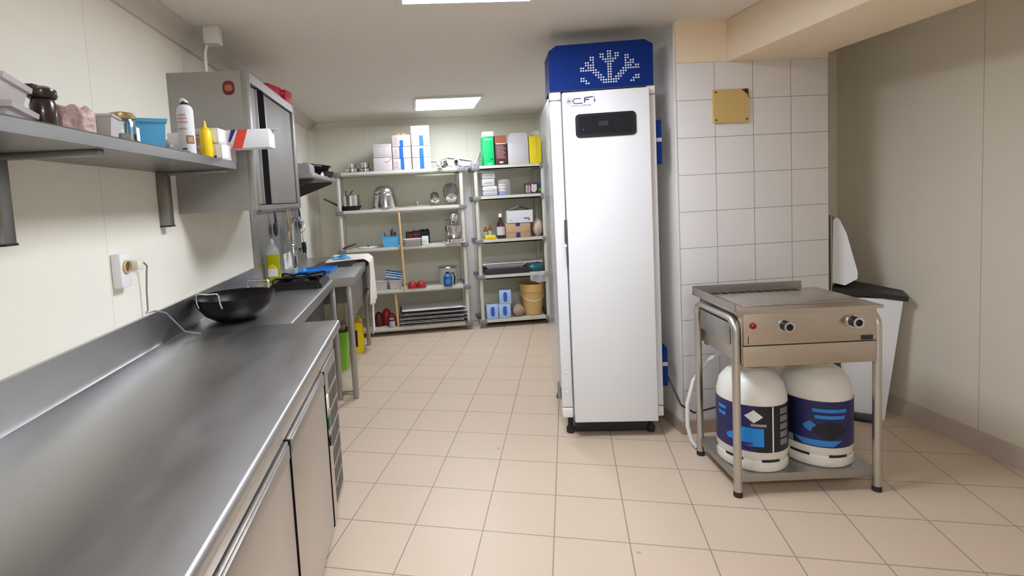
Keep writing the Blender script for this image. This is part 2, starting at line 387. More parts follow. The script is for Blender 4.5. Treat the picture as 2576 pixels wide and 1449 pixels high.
# spring tap
c = thing('spray_tap', 'chrome pre-rinse tap with a coiled spring hose on the sink', 'tap', (-.990, 4.36, .90))
MB().lathe([(.028, 0), (.028, .012), (.02, .02), (.017, .09), (.022, .10), (.022, .15), (.016, .16), (.014, .20)], seg=18).build('body', M['chrome'], c)
pts = [(0, 0, .20)] + [(0, 0, .20+.02*i) for i in range(1, 9)] + [(.0+.045-.045*math.cos(a), 0, .36+.06*math.sin(a)) for a in [i*PI/10 for i in range(1, 11)]] + [(.09, 0, .29), (.09, 0, .22)]
MB().tube(pts, .008, 8).build('hose', M['chrome'], c)
hp = []
P3 = [Vector(p) for p in pts[:-1]]
tot = 34
for i in range(tot*8+1):
    s = i/(tot*8)*(len(P3)-1); k = min(int(s), len(P3)-2); q = P3[k].lerp(P3[k+1], s-k); a = 2*PI*i/8
    dd = (P3[k+1]-P3[k]).normalized(); u = Vector((0, 1, 0)); w = dd.cross(u)
    hp.append(q+(u*math.cos(a)+w*math.sin(a))*.016)
MB().tube(hp, .003, 5).build('spring', M['chrome'], c)
MB().lathe([(.010, .12), (.014, .13), (.02, .17), (.016, .22)], cx=.09, seg=14).build('spray_head', M['black'], c)
MB().tube([(0, 0, .13), (.05, -.01, .13), (.075, -.02, .135), (.075, -.02, .12)], .009, 8).build('spout', M['chrome'], c)
MB().box(.035, .10, -.035, -.022, .12, .135, .004).build('lever', M['chrome'], c)

# ------------------------------------------------------------------ left: wall shelves
def wall_shelf(name, label, x1, y0, y1, z, ys, gus=False):
    t = thing(name, label, 'shelf', (0, 0, 0))
    prof = [(XL+.001, z-.035), (XL+.001, z+.05), (XL+.004, z+.05), (XL+.004, z), (x1-.004, z), (x1, z-.003), (x1, z-.034), (x1-.014, z-.034), (x1-.014, z-.031), (x1-.003, z-.031), (x1-.003, z-.006), (XL+.004, z-.006)]
    MB().prism([(XL+.001, z-.034), (XL+.001, z), (x1-.004, z), (x1, z-.004), (x1, z-.034)], (y0, y1)).build('shelf_board', M['shelfst'], t)
    for y in ys:
        b = MB()
        b.box(XL+.001, XL+.044, y-.02, y+.02, z-.265, z-.034, .002)
        b.box(XL+.044, x1-.03, y-.015, y+.015, z-.050, z-.034, .002)
        k = b.build('bracket', M['shelfst'], t)
        MB().box(XL+.001, XL+.046, y-.022, y+.022, z-.268, z-.262).build('end_cap', M['black'], k)
    return t
wall_shelf('wall_shelf', 'long stainless wall shelf in the left foreground holding tubs, jars and bottles', -.755, -.3, 2.372, 1.636, (1.42, 2.33))
t = thing('wall_shelf', 'short steel wall shelf past the hanging cabinet with dark pans on it', 'shelf', (0, 0, 0))
MB().box(XL+.001, -.715, 3.95, 5.10, 1.625, 1.655, .003).build('shelf_board', M['cabsteel'], t)
for y in (4.1, 5.04):
    MB().prism([(XL+.001, 1.624), (XL+.001, 1.50), (XL+.03, 1.50), (-.74, 1.605), (-.74, 1.624)], (y-.006, y+.006)).build('bracket', M['dark_steel'], t)

# ------------------------------------------------------------------ hanging cabinet with sliding doors
c = thing('wall_cabinet', 'stainless steel wall cabinet with two sliding doors above the steel table', 'cabinet', (0, 0, 0))
CB = c
X0, X1, Y0, Y1, Z0, Z1 = XL+.001, -.714, 2.50, 3.455, 1.418, 2.058
b = MB(); b.box(X0, X1-.03, Y0, Y1, Z0, Z1); b.build('body', M['cabsteel'], c)
f = MB()
f.box(X1-.03, X1, Y0, Y0+.040, Z0, Z1, .002); f.box(X1-.03, X1, Y1-.04, Y1, Z0, Z1, .002)
f.box(X1-.03, X1, Y0+.04, Y1-.04, Z1-.045, Z1); f.box(X1-.03, X1, Y0+.04, Y1-.04, Z0, Z0+.022)
f.build('face_frame', M['steel'], c)
MB().box(X1-.03, X1-.024, Y0+.04, Y1-.04, Z0+.022, Z1-.045).build('shadow_gap', M['gap'], c)  # black sheet stands for the unlit inside behind the doors
for y0, y1, dx in ((Y0+.045, 2.665, .006), (2.825, Y1-.06, .010)):
    d = MB().box(X1-.024, X1-.024+dx, y0, y1, Z0+.026, Z1-.05, .002).build('sliding_door', M['cabsteel'], c)
    e = MB().box(X1-.024, X1-.010, (y1 if y0 < 2.6 else y0-.022), (y1+.012 if y0 < 2.6 else y0), Z0+.026, Z1-.05, .002); e.build('door_edge', M['steel'], d)
st = MB().prism(rrect(.052, .064, .022), (-.0015, 0)).build('sticker', M['maroon'], c); st.location = (-.80, Y0, 1.982); lab(st, 'dark red shield-shaped sticker')
o = MB().prism(rrect(.034, .030, .012), (-.0022, -.0014)).build('sticker_emblem', M['rust'], st)

# box and conduit on the ceiling
MB().box(X1-.024, X1-.013, 2.678, 2.802, Z0+.024, Z1-.047).build('dark_gap', M['gap'], CB)  # black infill painted as the unlit opening between the sliding doors
c = thing('junction_box', 'small white junction box on the ceiling with a conduit dropping to the wall cabinet', 'junction box', (-.905, 2.66, ZC))
MB().box(-.035, .035, -.03, .03, -.085, 0, .005).build('housing', M['plast'], c)
MB().box(-.034, .034, -.031, -.029, -.012, -.008).build('lid_seam', M['cove'], c)
MB().tube([(-.03, .0, -.08), (-.042, 0, -.12), (-.045, 0, -.165), (-.045, 0, -.249)], [.006, .006, .009, .009], 10).build('conduit', M['plast'], c)

# red and blue boxes on top of the wall cabinet
c = thing('box_of_gloves', 'red, white and blue carton on top of the wall cabinet', 'box', (-.835, 3.27, 2.059), -.25)
MB().box(-.09, .06, -.08, .08, 0, .09, .002).build('carton', M['cardw'], c)
MB().box(.012, .062, -.082, .082, .012, .092, .001).build('red_panel', mat('carton_red', (.62, .01, .05), .5), c)
MB().prism([(-.06, .03), (-.01, .005), (.055, .02), (.055, .032), (0, .032)], (-.0835, -.0805)).build('blue_flash', M['tape'], c)
c = thing('red_carton', 'bright red carton beside the tricolour carton on the wall cabinet', 'box', (-.755, 3.395, 2.059), -.2)
MB().box(-.035, .03, -.05, .05, 0, .085, .002).build('carton', MATS['carton_red'], c)
MB().box(-.025, .02, -.0515, -.0498, .055, .07).build('carton_band', M['pinkink'], c)

# ------------------------------------------------------------------ things on the near wall shelf
SZ = 1.636
def tub(name, label, x, y, w, d, h, m, rz=0, z=SZ, rim=True, lid=None, taper=.86, group=None):
    t = thing(name, label, 'container', (x, y, z), rz, group)
    b = MB(); wb, db = w*taper/2, d*taper/2; W, D = w/2, d/2
    o = lambda a, c, zz: [(-a, -c, zz), (a, -c, zz), (a, c, zz), (-a, c, zz)]
    b.rings([o(wb, db, 0), o(W, D, h), o(W-.003, D-.003, h), o(wb-.003, db-.003, .004)], True, True)
    b.build('tub_body', m, t)
    if rim:
        b = MB()
        b.rings([o(W+.004, D+.004, h-.012), o(W+.006, D+.006, h), o(W-.002, D-.002, h), o(W-.002, D-.002, h-.012)], False, False)
        b.rings([o(W+.004, D+.004, h-.012), o(W-.002, D-.002, h-.012)], False, False)
        b.build('rim', m, t)
    if lid:
        MB().box(-W-.005, W+.005, -D-.005, D+.005, h, h+.008, .003).build('lid', lid, t)
    return t
t = tub('food_tub', 'lower of two stacked frosted plastic tubs at the left end of the near wall shelf', -.905, 1.165, .20, .17, .036, M['ltplast'], .35)
MB().box(-.075, .075, -.062, .062, .006, .022, .004).build('content', M['brown'], t)
t = tub('food_tub', 'upper frosted tub with a paper label, stacked at the near end of the wall shelf', -.905, 1.16, .19, .16, .055, M['ltplast'], .33, z=SZ+.0365)
MB().box(-.07, .07, -.058, .058, .006, .030, .004).build('content', M['dark_steel'], t)
MB().box(-.06, .03, -.0765, -.0735, .014, .042).build('paper_label', M['wlabel'], t)
for q in (-.035, .005): MB().box(q-.014, q+.012, -.0775, -.0766, .02, .034).build('label_print', M['greyink'], t)
# brown jar with overhanging lid
c = thing('brown_jar', 'dark brown plastic jar with an open flip lid beside the frosted tubs', 'jar', (-.865, 1.345, SZ))
MB().lathe([(.024, 0), (.027, .006), (.027, .068), (.024, .078), (.022, .084)], seg=24).build('jar_body', M['dkbrown'], c)
b = MB().lathe([(.0, .084), (.028, .084), (.031, .090), (.029, .104), (.016, .112), (0, .113)], seg=24); b.build('cap', M['dkbrown'], c)
b = MB().prism([(-.088, .100), (-.085, .106), (-.03, .114), (.0, .114), (.0, .104), (-.04, .098), (-.08, .096)], (-.03, .03)); b.build('flip_lid', M['dkbrown'], c)
def spice(x, y):
    c = thing('spice_bag', 'pinkish clear bag of ground spice next to the brown jar', 'bag', (x, y, SZ), .3)
    def f(u, v):
        a = 2*PI*u; r = .045*(1+.12*math.sin(3*a+1)+.08*math.sin(7*a)); h = v*.082
        s = 1 if v < .8 else 1-(v-.8)*1.5
        return (r*s*math.cos(a)*1.15, r*s*math.sin(a)*.8, h+.006*math.sin(5*a)*v)
    b = MB().grid(f, 24, 8); bmesh.ops.remove_doubles(b.bm, verts=b.bm.verts, dist=1e-5)
    bmesh.ops.holes_fill(b.bm, edges=[e for e in b.bm.edges if e.is_boundary], sides=40)
    b.build('bag_body', M['pink'], c)
spice(-.875, 1.447)
c = thing('preserve_jar', 'squat jar with a dark green lid behind the spice bag', 'jar', (-.985, 1.66, SZ))
MB().lathe([(.034, 0), (.038, .006), (.038, .066), (.033, .075)], seg=24).build('jar_body', M['ltplast'], c)
MB().lathe([(.036, .076), (.038, .078), (.038, .092), (.034, .096)], seg=24).build('lid', mat('green_lid', (.01, .08, .05), .4), c)
t = tub('snap_box', 'clear plastic box of dark pods with a pale lid, left of the swing-top glass jar', -.87, 1.555, .105, .085, .068, M['ltplast'], .25, rim=False, lid=M['ltplast'])
MB().box(-.042, .035, -.032, .030, .005, .020, .008).build('dark_pods', M['maroon'], t)
MB().box(-.042, .042, -.034, .034, .022, .055, .008).build('content', M['shelfp'], t)
c = thing('glass_jar', 'glass jar with a brass-coloured lid left of the blue tub', 'jar', (-.848, 1.655, SZ), .2)
MB().lathe([(.036, 0), (.040, .006), (.040, .066), (.034, .076), (.034, .082), (.031, .082), (.031, .075), (.037, .064), (.037, .008)], seg=28, cap1=True).build('jar_body', M['glass'], c)
MB().lathe([(.036, .079), (.037, .081), (.037, .094), (.030, .098), (.012, .102), (0, .102)], seg=28).build('lid', M['gold'], c)
MB().lathe([(.0355, .009), (.0355, .035)], seg=20).build('content', M['shelfp'], c)
MB().box(.0402, .0412, -.016, .016, .015, .055).build('paper_label', M['wlabel'], c)
tub('blue_tub', 'sky blue plastic tub in the middle of the near wall shelf', -.870, 1.845, .105, .13, .103, M['skyblue'], .52, taper=.88)
tub('plastic_cup', 'small pale plastic cup behind the aerosol can on the near shelf', -.95, 2.13, .05, .05, .06, M['ltplast'], .2)
# aerosol can
c = thing('aerosol_can', 'white aerosol can with pink lettering standing near the end of the wall shelf', 'spray can', (-.842, 2.10, SZ), -.3)
MB().lathe([(.027, 0), (.029, .004), (.029, .178), (.026, .19), (.018, .198), (.011, .201)], seg=28).build('can_body', M['cardw'], c)
MB().lathe([(.013, .200), (.014, .204), (.014, .208), (.009, .213)], seg=18).build('collar', M['black'], c)
MB().prism([(-.012, .208), (-.012, .222), (-.004, .226), (.012, .214), (.012, .208)], (-.008, .008)).build('nozzle', M['plast'], c)
def band(z0, z1, a0, a1, r, m, name, par, seg=10):
    b = MB(); b.grid(lambda u, v: (r*math.cos(a0+(a1-a0)*u), r*math.sin(a0+(a1-a0)*u), z0+(z1-z0)*v), seg, 1)
    return b.build(name, m, par)
for z0, z1, w in ((.155, .163, .55), (.142, .149, .7), (.128, .136, .75), (.103, .110, .6)):
    band(z0, z1, -PI*.45-w, -PI*.45+w, .0294, M['pinkink'], 'lettering', c)
band(.050, .082, -PI*.32, PI*.02, .0295, M['rust'], 'food_picture', c)
band(.056, .076, -PI*.26, -PI*.06, .0298, M['tan'], 'food_picture', c)
band(.014, .022, -PI*.62, -PI*.2, .0294, M['redink'], 'lettering', c); band(.028, .034, -PI*.5, -PI*.3, .0294, M['navy'], 'lettering', c)
# mustard bottle
c = thing('squeeze_bottle', 'yellow squeeze sauce bottle with a pointed nozzle right of the aerosol can', 'bottle', (-.815, 2.215, SZ))
MB().lathe([(.020, 0), (.0235, .006), (.0235, .108), (.020, .118), (.013, .122)], seg=24).build('bottle_body', M['mustard'], c)
MB().lathe([(.015, .1215), (.015, .126), (.007, .130), (.003, .155), (.001, .157)], seg=20).build('nozzle', M['mustard'], c)
# two small cartons + long film box
def smallbox(label, z, dx):
    c = thing('small_carton', label, 'box', (-.828+dx, 2.285, z), -.02)
    MB().box(-.062, .062, -.05, .05, 0, .064, .0015).build('carton', M['card'], c)
    b = MB()
    ps = [(-.020+.022*math.cos(a), -.0508, .068+.032*math.sin(a)) for a in [PI+i*PI/14 for i in range(15)] if .068+.032*math.sin(a) < .062]
    b.tube(ps, .0018, 5); b.build('red_ring_print', M['redink'], c)
    b = MB().box(-.030, .004, -.0515, -.0502, .006, .026); b.build('photo_print', M['kraft'], c)
    MB().box(.040, .0635, -.051, .02, .008, .060).build('white_sticker', M['wlabel'], c)
    MB().box(.020, .040, -.0512, -.0500, .0, .016).build('black_print', M['ink'], c)
    return c
smallbox('lower of two small white red-ringed cartons at the far end of the near shelf', SZ, .004)
smallbox('upper of two small white red-ringed cartons in front of the striped film box', SZ+.0655, -.006)
c = thing('plain_carton', 'plain white carton under the long film box at the shelf end', 'box', (-.875, 2.405, SZ))
MB().box(-.10, .10, -.045, .045, 0, .054, .0015).build('carton', M['card'], c)
MB().box(-.10, .10, -.0458, -.0448, .040, .043).build('carton_crease', M['cardg'], c)
c = thing('film_box', 'long white box with red and blue stripes sticking out past the near shelf', 'box', (-.815, 2.405, SZ+.0548), -.02)
MB().box(-.215, .215, -.045, .045, 0, .080, .0015).build('carton', M['cardw'], c)
MB().prism([(.055, -.0005), (.098, -.0005), (.126, .0808), (.084, .0808)], (-.0462, -.0452)).build('red_stripe', M['redink'], c)
MB().prism([(.042, .030), (.050, .030), (.077, .0808), (.056, .0808)], (-.0462, -.0452)).build('blue_stripe', M['navy'], c)
MB().box(.080, .122, -.045, .045, .0802, .0810).build('red_stripe', M['redink'], c)
MB().prism([(.0, -.06), (.05, -.045), (.05, 0), (0, 0)], (.0, .001), ax='z').xf(T(.19, .045, .0815)).build('lid_flap', M['cardw'], c)
MB().box(.2152, .216, -.03, .02, .012, .05).build('white_sticker', M['wlabel'], c)

# ------------------------------------------------------------------ socket + plug on the left wall
c = thing('wall_socket', 'white double power socket on the left wall above the counter', 'socket', (XL, 1.955, 1.232))
MB().box(.0, .034, -.034, .034, -.062, .062, .006).build('housing', M['plast'], c)
MB().lathe([(.024, 0), (.024, .008), (.020, .010), (.020, .003)], seg=24).xf(T(.033, 0, .012) @ Matrix.Rotation(PI/2, 4, 'Y')).build('outlet_ring', M['box'], c)
MB().lathe([(.018, .0), (.018, .002)], seg=20).xf(T(.0345, 0, .012) @ Matrix.Rotation(PI/2, 4, 'Y')).build('outlet_recess', mat('dark_recess', (.10, .07, .05), .6), c)
c = thing('power_plug', 'cream plug with a grey cord hanging down to the counter', 'plug', (XL+.012, 2.015, 1.244))
MB().box(.0, .045, -.022, .02, -.018, .018, .006).build('plug_body', M['box'] if False else mat('cream_plastic', (.78, .72, .60), .45), c)
MB().tube([(.02, .02, 0), (.022, .06, .002), (.024, .082, -.015), (.018, .085, -.05), (.012, .085, -.12), (.010, .085, -.190), (.004, .078, -.200), (.03, .10, -.197), (.05, .14, -.215), (.09, .20, -.31), (.135, .245, -.335)], .0032, 8).build('cord', M['cord'], c)

# ------------------------------------------------------------------ wok, burner, bottle, blue cloths
c = thing('wok_pan', 'large black wok with two wire loop handles on the steel table', 'pan', (-.872, 2.565, .897), -.1)
ro = [(.0, 0), (.070, .001), (.10, .010), (.14, .036), (.170, .078), (.182, .122)]
ri = [(.180, .122), (.167, .079), (.137, .040), (.098, .014), (.0, .006)]
MB().lathe(ro+ri, seg=48, cap0=False, cap1=False).build('bowl', M['wok'], c, ang=80)
for s, z in ((1, 0), (-1, 0)):
    a = -PI/2-.25 if s > 0 else PI/2-.25
    ca, sa = math.cos(a), math.sin(a)
    def P(r, w, z): return (ca*r-sa*w, sa*r+ca*w, z)
    MB().tube([P(.170, -.062, .09), P(.180, -.062, .115), P(.182, -.060, .150), P(.183, -.052, .158), P(.183, 0, .155), P(.183, .052, .158), P(.182, .060, .150), P(.180, .062, .115), P(.170, .062, .09)], .0042, 8).build('handle', M['chrome'], c)
c = thing('trivet_burner', 'low black cast-iron gas burner grate on the steel table beyond the wok', 'burner', (-.765, 3.50, .897), .02)
W, D = .165, .165
b = MB()
o = lambda a, c_, zz: [(-a, -c_, zz), (a, -c_, zz), (a, c_, zz), (-a, c_, zz)]
b.rings([o(W, D, 0), o(W, D, .018), o(W-.02, D-.02, .040), o(W-.032, D-.032, .040), o(W-.026, D-.026, .012), ], True, True); b.build('drip_tray', M['iron'], c)
MB().lathe([(.058, .012), (.060, .030), (.045, .040), (.02, .042), (0, .042)], seg=24).build('burner_head', M['iron'], c)
b = MB()
for a in range(4):
    an = PI/4+a*PI/2; ca, sa = math.cos(an), math.sin(an)
    b.tube([(ca*.198, sa*.198, .038), (ca*.20, sa*.20, .060), (ca*.185, sa*.185, .067), (ca*.05, sa*.05, .062)], .008, 8)
b.tube([(math.cos(t_)*.105, math.sin(t_)*.105, .062) for t_ in [i*2*PI/24 for i in range(25)]], .006, 6)
b.build('pan_support', M['iron'], c)
MB().box(.13, .15, -.19, -.165, .012, .03, .004).build('tap_knob', M['iron'], c)
c = thing('soap_bottle', 'clear bottle of yellow washing-up liquid standing by the splash plate', 'bottle', (-1.00, 3.765, .901), .1)
prof = [(.040, 0), (.045, .005), (.045, .17)]; 
def oval(w, d, z, n=24): return [(w*math.cos(2*PI*i/n), d*math.sin(2*PI*i/n), z) for i in range(n)]
MB().rings([oval(.044, .030, 0), oval(.047, .033, .008), oval(.046, .032, .188)]).build('liquid', M['liquid'], c)
MB().rings([oval(.0465, .0325, .1885), oval(.045, .031, .205), oval(.034, .024, .235), oval(.014, .013, .262), oval(.012, .012, .270)], False, False).build('bottle_shell', M['clear'], c)
MB().lathe([(.014, .268), (.014, .285), (.008, .290), (.006, .300)], seg=16).build('cap', M['plast'], c)
b = MB(); b.grid(lambda u, v: (.0478*math.cos(-PI*.78+u*PI*.5), .0338*math.sin(-PI*.78+u*PI*.5), .035+.055*v), 10, 1); b.build('label', M['wlabel'], c)
b = MB(); b.grid(lambda u, v: (.0480*math.cos(-PI*.74+u*PI*.42), .0340*math.sin(-PI*.74+u*PI*.42), .09+.035*v*(1-abs(u-.5))), 10, 2); b.build('lemon_print', M['yellow'], c)
for k in range(3): band(.045+k*.013, .050+k*.013, 0, .1, .001, M['greyink'], 'x', c) if False else None
def cloth(name, label, m, x, y, z, w, d, rz, seed, h=.03):
    rnd = random.Random(seed); ph = [rnd.random()*6 for _ in range(6)]
    def f(u, v):
        a = (u-.5)*w; c_ = (v-.5)*d; e = min(u, 1-u, v, 1-v)*6
        zz = .004+h*min(1, e)*(.5+.5*math.sin(7*u+ph[0]+2*math.sin(5*v+ph[1])))*(.6+.4*math.sin(9*v+ph[2]))
        return (a+.012*math.sin(6*v+ph[3]), c_+.015*math.sin(6*u+ph[4]), zz)
    b = MB().grid(f, 28, 28); b.xf(T(x, y, z) @ Rz(rz))
    o = b.build(name, m, ang=80, solid=.003); return o
o = cloth('blue_cloth', '', M['skyblue'], -.90, 4.10, .902, .10, .16, .4, 3, .028); tag(o, 'small light blue sponge cloth at the foot of the tap', 'cloth')
c = thing('blue_tray', 'bright blue plastic tray behind the burner grate near the tap', 'tray', (-.755, 4.115, .902), -.06)
b = MB(); W, D = .125, .125
b.rings([o_ for o_ in ([(-W*.92, -D*.92, 0), (W*.92, -D*.92, 0), (W*.92, D*.92, 0), (-W*.92, D*.92, 0)], [(-W, -D, .022), (W, -D, .022), (W, D, .022), (-W, D, .022)], [(-W+.006, -D+.006, .022), (W-.006, -D+.006, .022), (W-.006, D-.006, .022), (-W+.006, D-.006, .022)], [(-W*.9, -D*.9, .004), (W*.9, -D*.9, .004), (W*.9, D*.9, .004), (-W*.9, D*.9, .004)])])
b.build('tray_body', mat('bright_blue_plastic', (.02, .22, .75), .35), c)
# towel draped over the far corner of the sink
c = thing('tea_towel', 'cream tea towel draped over the front edge of the sink unit', 'towel', (0, 0, 0))
def ft(u, v):
    s = v*1.02   # across: 0 at back of worktop, then over the front edge and down
    y = 4.52+.52*u + (.05*math.sin(5*v)*(1-u))
    fold = .011*math.sin(24*u+3*v)+.005*math.sin(41*u)*v
    if s < .33: x = -.770+s; z = .908+abs(fold)*1.3+.006
    elif s < .37: a = (s-.33)/.04*PI/2; x = -.440+.020*math.sin(a); z = .893+.022*math.cos(a)+abs(fold)*.8
    else: x = -.412+abs(fold)*1.5+.010*(s-.37); z = .892-(s-.37)*(.62 if u > .25 else .55)
    return (x, y, z)
MB().grid(ft, 60, 44).build('towel_cloth', M['cloth'], c, ang=80, solid=.003)
o = cloth('dish_cloth', '', M['clothb'], -.66, 4.70, .925, .16, .18, .3, 9, .03); tag(o, 'blue dish cloth lying on the cream towel', 'cloth')

# hanging utensils on splash plate
c = thing('utensil_rail', 'steel rail under the wall cabinet from which ladles and knives hang', 'rail', (0, 0, 0))
MB().cyl((XL+.035, 3.70, 1.40), (XL+.035, 4.98, 1.40), .005).build('rail_bar', M['steel'], c)
for y in (3.72, 4.96): MB().cyl((XL+.006, y, 1.40), (XL+.035, y, 1.40), .004).build('rail_mount', M['steel'], c)
def uten(name, label, y, kind, mm, L=.2):
    c = thing(name, label, 'utensil', (XL+.040, y, 1.394))
    if kind == 'black':
        MB().tube([(0, 0, 0), (.004, 0, -.03), (.006, 0, -.09)], [.004, .008, .009], 8).build('handle', mm, c)
        MB().rings([oval(.010, .030, -.09, 16), oval(.014, .045, -.12, 16), oval(.012, .040, -.17, 16), oval(.006, .02, -.19, 16)]).build('blade', mm, c)
    elif kind == 'wood':
        MB().tube([(0, 0, 0), (.004, 0, -L*.75)], [.006, .010], 8).build('handle', M['wood'], c)
        MB().rings([oval(.008, .014, -L*.74, 14), oval(.008, .028, -L*.85, 14), oval(.006, .024, -L, 14), oval(.004, .010, -L*1.04, 14)]).build('paddle', M['wood'], c)
    else:
        MB().tube([(0, 0, 0), (.004, 0, -L*.8)], .0045, 8).build('handle', M['chrome'], c)
        MB().lathe([(.0, -L-.03), (.03, -L-.022), (.042, -L), (.040, -L), (.028, -L-.018), (0, -L-.024)], cx=.035, seg=20, cap0=False, cap1=False).build('ladle_bowl', M['bowl'], c)
        MB().tube([(.004, 0, -L*.8), (.0, 0, -L+.0)], .0045, 8).build('handle_end', M['chrome'], c)
uten('hanging_spatula', 'black spatula hanging from the utensil rail', 4.02, 'black', M['black'])
uten('hanging_spoon', 'wooden spoon hanging from the rail to the left of the tap', 4.42, 'wood', None, .24)
uten('hanging_ladle', 'long steel ladle hanging behind the tap', 4.50, 'ladle', None, .33)
uten('hanging_knife', 'black knife hanging at the far end of the utensil rail', 4.88, 'black', M['black'])

# dark pots on the far wall shelf
c = thing('roasting_pan', 'black roasting pans piled at the far end of the short wall shelf', 'pan', (-.85, 4.93, 1.656), -.2, 'dark pans on the short wall shelf')
def tray_mesh(w, d, h, z=0, t=.004, fl=.012):
    b = MB(); q = lambda a, c_, zz: [(-a, -c_, zz), (a, -c_, zz), (a, c_, zz), (-a, c_, zz)]
    b.rings([q(w*.88, d*.88, z), q(w, d, z+h), q(w+fl, d+fl, z+h), q(w+fl, d+fl, z+h+.002), q(w-.002, d-.002, z+h+.002), q(w*.88-t, d*.88-t, z+t)]); return b
tray_mesh(.11, .13, .06).build('pan_body', M['iron'], c)
tag(c, 'lower black roasting pan at the far end of the short wall shelf', 'pan')
c = thing('roasting_pan', 'upper black roasting pan tilted on the pile on the short wall shelf', 'pan', (-.85, 4.92, 1.730), .15)
tray_mesh(.11, .12, .05).xf(Matrix.Rotation(.16, 4, 'Y')).build('pan_body', M['iron'], c)
MB().cyl((-.02, -.135, .045), (.05, -.135, .03), .006).build('handle', M['steel'], c)
c = thing('blender_jug', 'grey plastic jug lying on the short wall shelf next to the black pans', 'jug', (-.87, 4.50, 1.656), .1)
MB().rings([[(x, -.19+dy, .055+z) for x, z in rrect(w, h, .02)] for dy, w, h in ((0, .10, .07), (.02, .12, .10), (.30, .13, .11), (.33, .12, .09))]).build('jug_body', M['ltgreybox'], c)
MB().tube([(.02, .10, .104), (.03, .08, .125), (.03, -.03, .127), (.02, -.06, .104)], .007, 8).build('handle', M['shelfp'], c)
o = cloth('plastic_bag', '', M['plast'], -.80, 4.72, 1.658, .12, .12, .5, 21, .05); tag(o, 'crumpled white bag between the jug and the black pans', 'bag')

# things under the sink
c = thing('jerrycan', 'yellow plastic jerrycan on the floor under the far end of the sink unit', 'canister', (-.605, 4.98, 0), .05)
q = rrect(.14, .29, .03)
MB().prism([(x, z+.145) for x, z in q], (-.09, .09)).build('can_body', M['canyel'], c)
MB().tube([(.045, 0, .282), (.04, 0, .330), (-.02, 0, .330), (-.035, 0, .282)], .012, 8).build('handle', M['canyel'], c)
MB().lathe([(.018, .286), (.018, .306), (.015, .310)], cx=.050, seg=16).build('cap', M['plast'], c)
MB().box(-.05, .02, -.0915, -.090, .06, .22).build('label', M['ink'], c)
c = thing('waste_bin', 'slim lime green bin on the floor under the sink unit', 'bin', (-.665, 4.47, 0), 0)
MB().rings([[(x, y, z) for x, y in rrect(w, w*1.1, .015)] for z, w in ((0, .08), (.33, .125), (.33, .118), (.01, .072))]).build('bin_body', M['lime'], c)
MB().rings([[(x, y, z) for x, y in rrect(w, w*1.1, .012)] for z, w in ((.29, .10), (.345, .128), (.340, .09))]).build('bin_liner', mat('dark_green_liner', (.006, .05, .015), .5), c)
MB().box(-.03, .03, -.03, .03, .335, .38, .008).build('sponge', M['kraft'], c)
o = MB().grid(lambda u, v: (-.436+.012*math.sin(9*u+2*v)+.006*math.sin(23*u), 4.86+.22*u+.03*math.sin(4*v), .60-.42*v), 24, 24).build('hand_towel', M['cardw'], None, 80, solid=.004)
tag(o, 'white cloth hanging from the front apron at the far end of the sink', 'towel')

# ------------------------------------------------------------------ rear shelf racks
def rack(label, x0, x1, y0, levels, rz, D=.40):
    t = thing('shelf_rack', label, 'shelf', (x0, y0, 0), rz)
    W = x1-x0
    for i, z in enumerate(levels):
        sh = MB()
        sh.box(.06, W-.06, .0, D, z-.042, z-.030); sh.box(.06, W-.06, .0, .012, z-.042, z); sh.box(.06, W-.06, D-.012, D, z-.042, z)
        n = 9
        for k in range(n): sh.box(.06, W-.06, .013+k*(D-.026)/n, .013+(k+.82)*(D-.026)/n, z-.030, z-.001)
        s = sh.build('shelf_board', M['shelfp'], t)
        MB().box(.065, W-.065, -.003, .0, z-.030, z-.008).build('front_lip', M['shelfp'], s)
        for cx in (.03, W-.03):
            for cy in (.03, D-.03):
                MB().box(cx-.042, cx+.042, cy-.036, cy+.036, z-.046, z+.001, .007).build('corner_joint', M['shelfg'], t)
    zs = [0.0]+levels
    for i in range(len(levels)):
        za = 0.0 if i == 0 else levels[i-1]+.001
        for cx in (.03, W-.03):
            for cy in (.03, D-.03):
                MB().lathe([(.021, za), (.021, levels[i]-.046)], cx, cy, 14).build('post', M['shelfg'] if i == 0 else M['shelfp'], t)
    return t
LA = [.090, .487, .937, 1.337, 1.727]
LB = [.088, .567, .948, 1.408, 1.727]
rack('five-tier beige plastic shelf rack on the left of the rear wall', -.765, .565, 5.40, LA, .025)
rack('five-tier beige plastic shelf rack partly behind the tall fridge, at the rear wall', .662, 1.44, 5.44, LB, 0)
def YA(x): return 5.40+.025*(x+.765)   # front of the left rack
